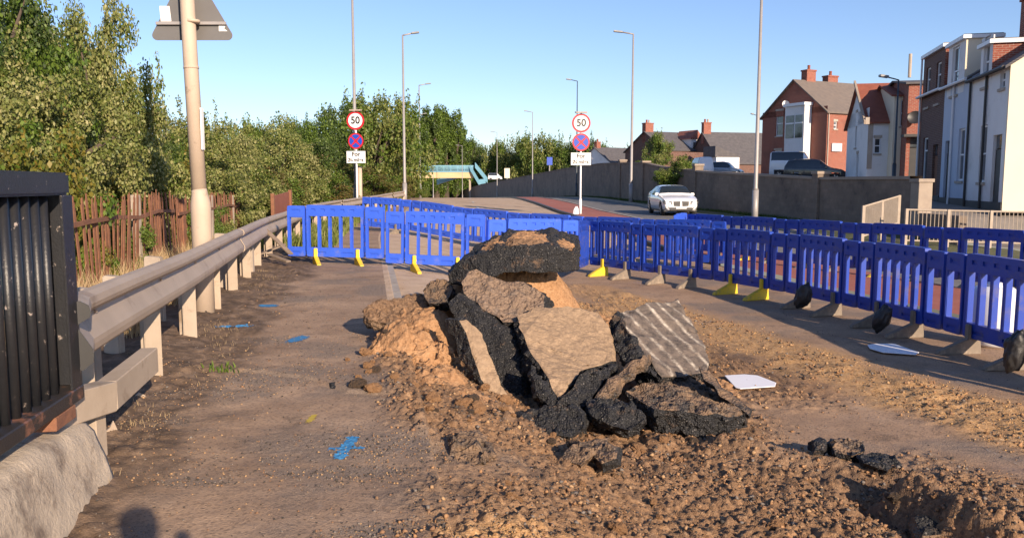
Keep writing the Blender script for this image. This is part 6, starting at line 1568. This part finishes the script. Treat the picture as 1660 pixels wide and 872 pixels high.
for i, (px, yt, d, w) in enumerate(((672, 182, 250, 28), (690, 172, 255, 30), (706, 170, 252, 30), (722, 172, 256, 30), (737, 178, 258, 28), (680, 190, 245, 28), (714, 180, 262, 30), (748, 205, 266, 28), (698, 185, 270, 30))):
    tree_at('poplar', px, yt, d, w, ('leftmost', 'second', 'third', 'fourth', 'fifth', 'nearest and lowest', 'rearmost', 'rightmost and shorter', 'half hidden')[i]+' poplar of the clump behind the footbridge deck', group=g3, zb=-4)
g4 = 'trees beyond the footbridge and the wall'
ft_ = [(760, 222, 300, 34, 'mid_dark'), (775, 238, 310, 30, 'mid_dark'), (790, 232, 290, 34, 'mid_dark'), (812, 226, 280, 36, 'mid_tree'), (838, 222, 275, 36, 'mid_tree'), (865, 214, 260, 42, 'mid_tree'), (890, 218, 255, 38, 'mid_tree'), (912, 232, 250, 34, 'mid_tree'), (935, 226, 245, 36, 'mid_dark'), (958, 222, 240, 36, 'mid_dark'), (975, 232, 235, 30, 'mid_dark'),
       (745, 255, 320, 40, 'mid_dark'), (720, 262, 330, 50, 'mid_dark'), (690, 268, 330, 50, 'mid_dark'), (770, 262, 330, 40, 'mid_dark'), (800, 258, 320, 40, 'mid_dark'), (830, 255, 300, 44, 'mid_dark'), (860, 250, 290, 44, 'mid_dark'), (895, 252, 280, 44, 'mid_dark'), (925, 255, 270, 40, 'mid_dark'), (1005, 240, 260, 30, 'mid_dark')]
for i, (px, yt, d, w, k) in enumerate(ft_):
    tree_at(k, px, yt, d, w*1.25, ('distant %s tree on the skyline %s' % ('dark green' if k == 'mid_dark' else 'pale green', ['behind the footbridge stairs', 'just right of the stairs', 'above the cream board', 'right of the cream board', 'left of the street light in the middle', 'behind the middle street light', 'right of the middle street light', 'left of the right speed sign', 'behind the right speed sign', 'just right of the right speed sign', 'left of the bungalow',
        'low behind the bridge deck, right part', 'low behind the bridge deck, middle', 'low behind the bridge deck, left part', 'low between bridge and wall', 'low above the far wall end', 'low above the wall, second from its far end', 'low above the wall, third from its far end', 'low above the wall by the blue flag', 'low above the wall left of the speed sign', 'between bungalow and brown house'][i])), group=g4, zb=-5)
tree_at('mid_tree', 1068, 213, 70, 34, 'slim young tree above the wall in front of the brown brick house', zb=2.2)
tree_at('green_bush', 1100, 250, 50, 70, 'green hedge bush spilling over the retaining wall', zb=1.3); tree_at('green_bush', 1050, 252, 63, 40, 'small hedge bush left of the one over the wall', zb=2.2)
for k, v in PR.items():
    if v[1] == 0:
        for ch in [q for q in bpy.data.objects if q.parent == v[0]]: bpy.data.objects.remove(ch)
        bpy.data.objects.remove(v[0])
# dry grass and weeds along the verge
def tufts(name, pts, hmin, hmax, mat, label, seed, per=22, wd=.006):
    rs = np.random.RandomState(seed); n = len(pts)*per; c = np.repeat(pts, per, 0)+rs.normal(size=(n, 2))*.06
    z = zg(c[:, 0], c[:, 1])-.01; h = rs.uniform(hmin, hmax, n); a = rs.uniform(0, 6.28, n); l = rs.normal(size=(n, 2))*.28*h[:, None]
    w = np.stack([np.cos(a), np.sin(a)], 1)*wd
    b0 = np.column_stack([c-w, z]); b1 = np.column_stack([c+w, z]); m0 = np.column_stack([c-w*.8+l*.4, z+h*.55]); m1 = np.column_stack([c+w*.8+l*.4, z+h*.55]); t0 = np.column_stack([c+l-w*.1, z+h]); t1 = np.column_stack([c+l+w*.1, z+h])
    V = np.stack([b0, b1, m1, m0, t1, t0], 1).reshape(-1, 3); k = (np.arange(n)*6)[:, None]
    F = np.concatenate([k+np.array([[0, 1, 2, 3]]), k+np.array([[3, 2, 4, 5]])]); return tag(link(name, npmesh(name, V, F, M[mat])), label, 'grass', kind='stuff')
rs = np.random.RandomState(9); y = rs.uniform(5, 16, 480); u = -rs.uniform(2.3, 3.4, 480); k = vn(y*1.5, u*2, 5) > .45
tufts('dry_grass', np.stack([u+g(y), y], 1)[k], .15, .6, 'straw', 'tall dry straw grass along the rusty fence', 1)
y = rs.uniform(4, 14, 260); u = -rs.uniform(1.35, 2.3, 260); k = vn(y*1.7, u*3, 8) > .62
tufts('dead_grass', np.stack([u+g(y), y], 1)[k], .02, .05, 'straw', 'short dead grass lying in the mud beside the crash barrier', 2, 12, .0016)
y = rs.uniform(18, 70, 1500); u = -rs.uniform(.9, 4.5, 1500)
tufts('verge_grass', np.stack([u+g(y), y], 1), .08, .35, 'leaf_olive', 'green and yellow grass along the far left verge', 3, 16, .02)
y = rs.uniform(28, 90, 1500); u = u_wall(y)-rs.uniform(.05, .9, 1500)
tufts('wall_foot_grass', np.stack([u+g(y), y], 1), .06, .25, 'leaf_dark', 'dark weeds along the foot of the retaining wall', 4, 12, .02)
p = G(361, 605); tufts('weed', np.array([p]), .03, .07, 'leaf_mid', 'small bright green weed in the dirt beside the footway', 5, 40, .008)['kind'] = ''
w_ = bpy.data.objects['weed']; del w_['kind']; w_['category'] = 'weed'
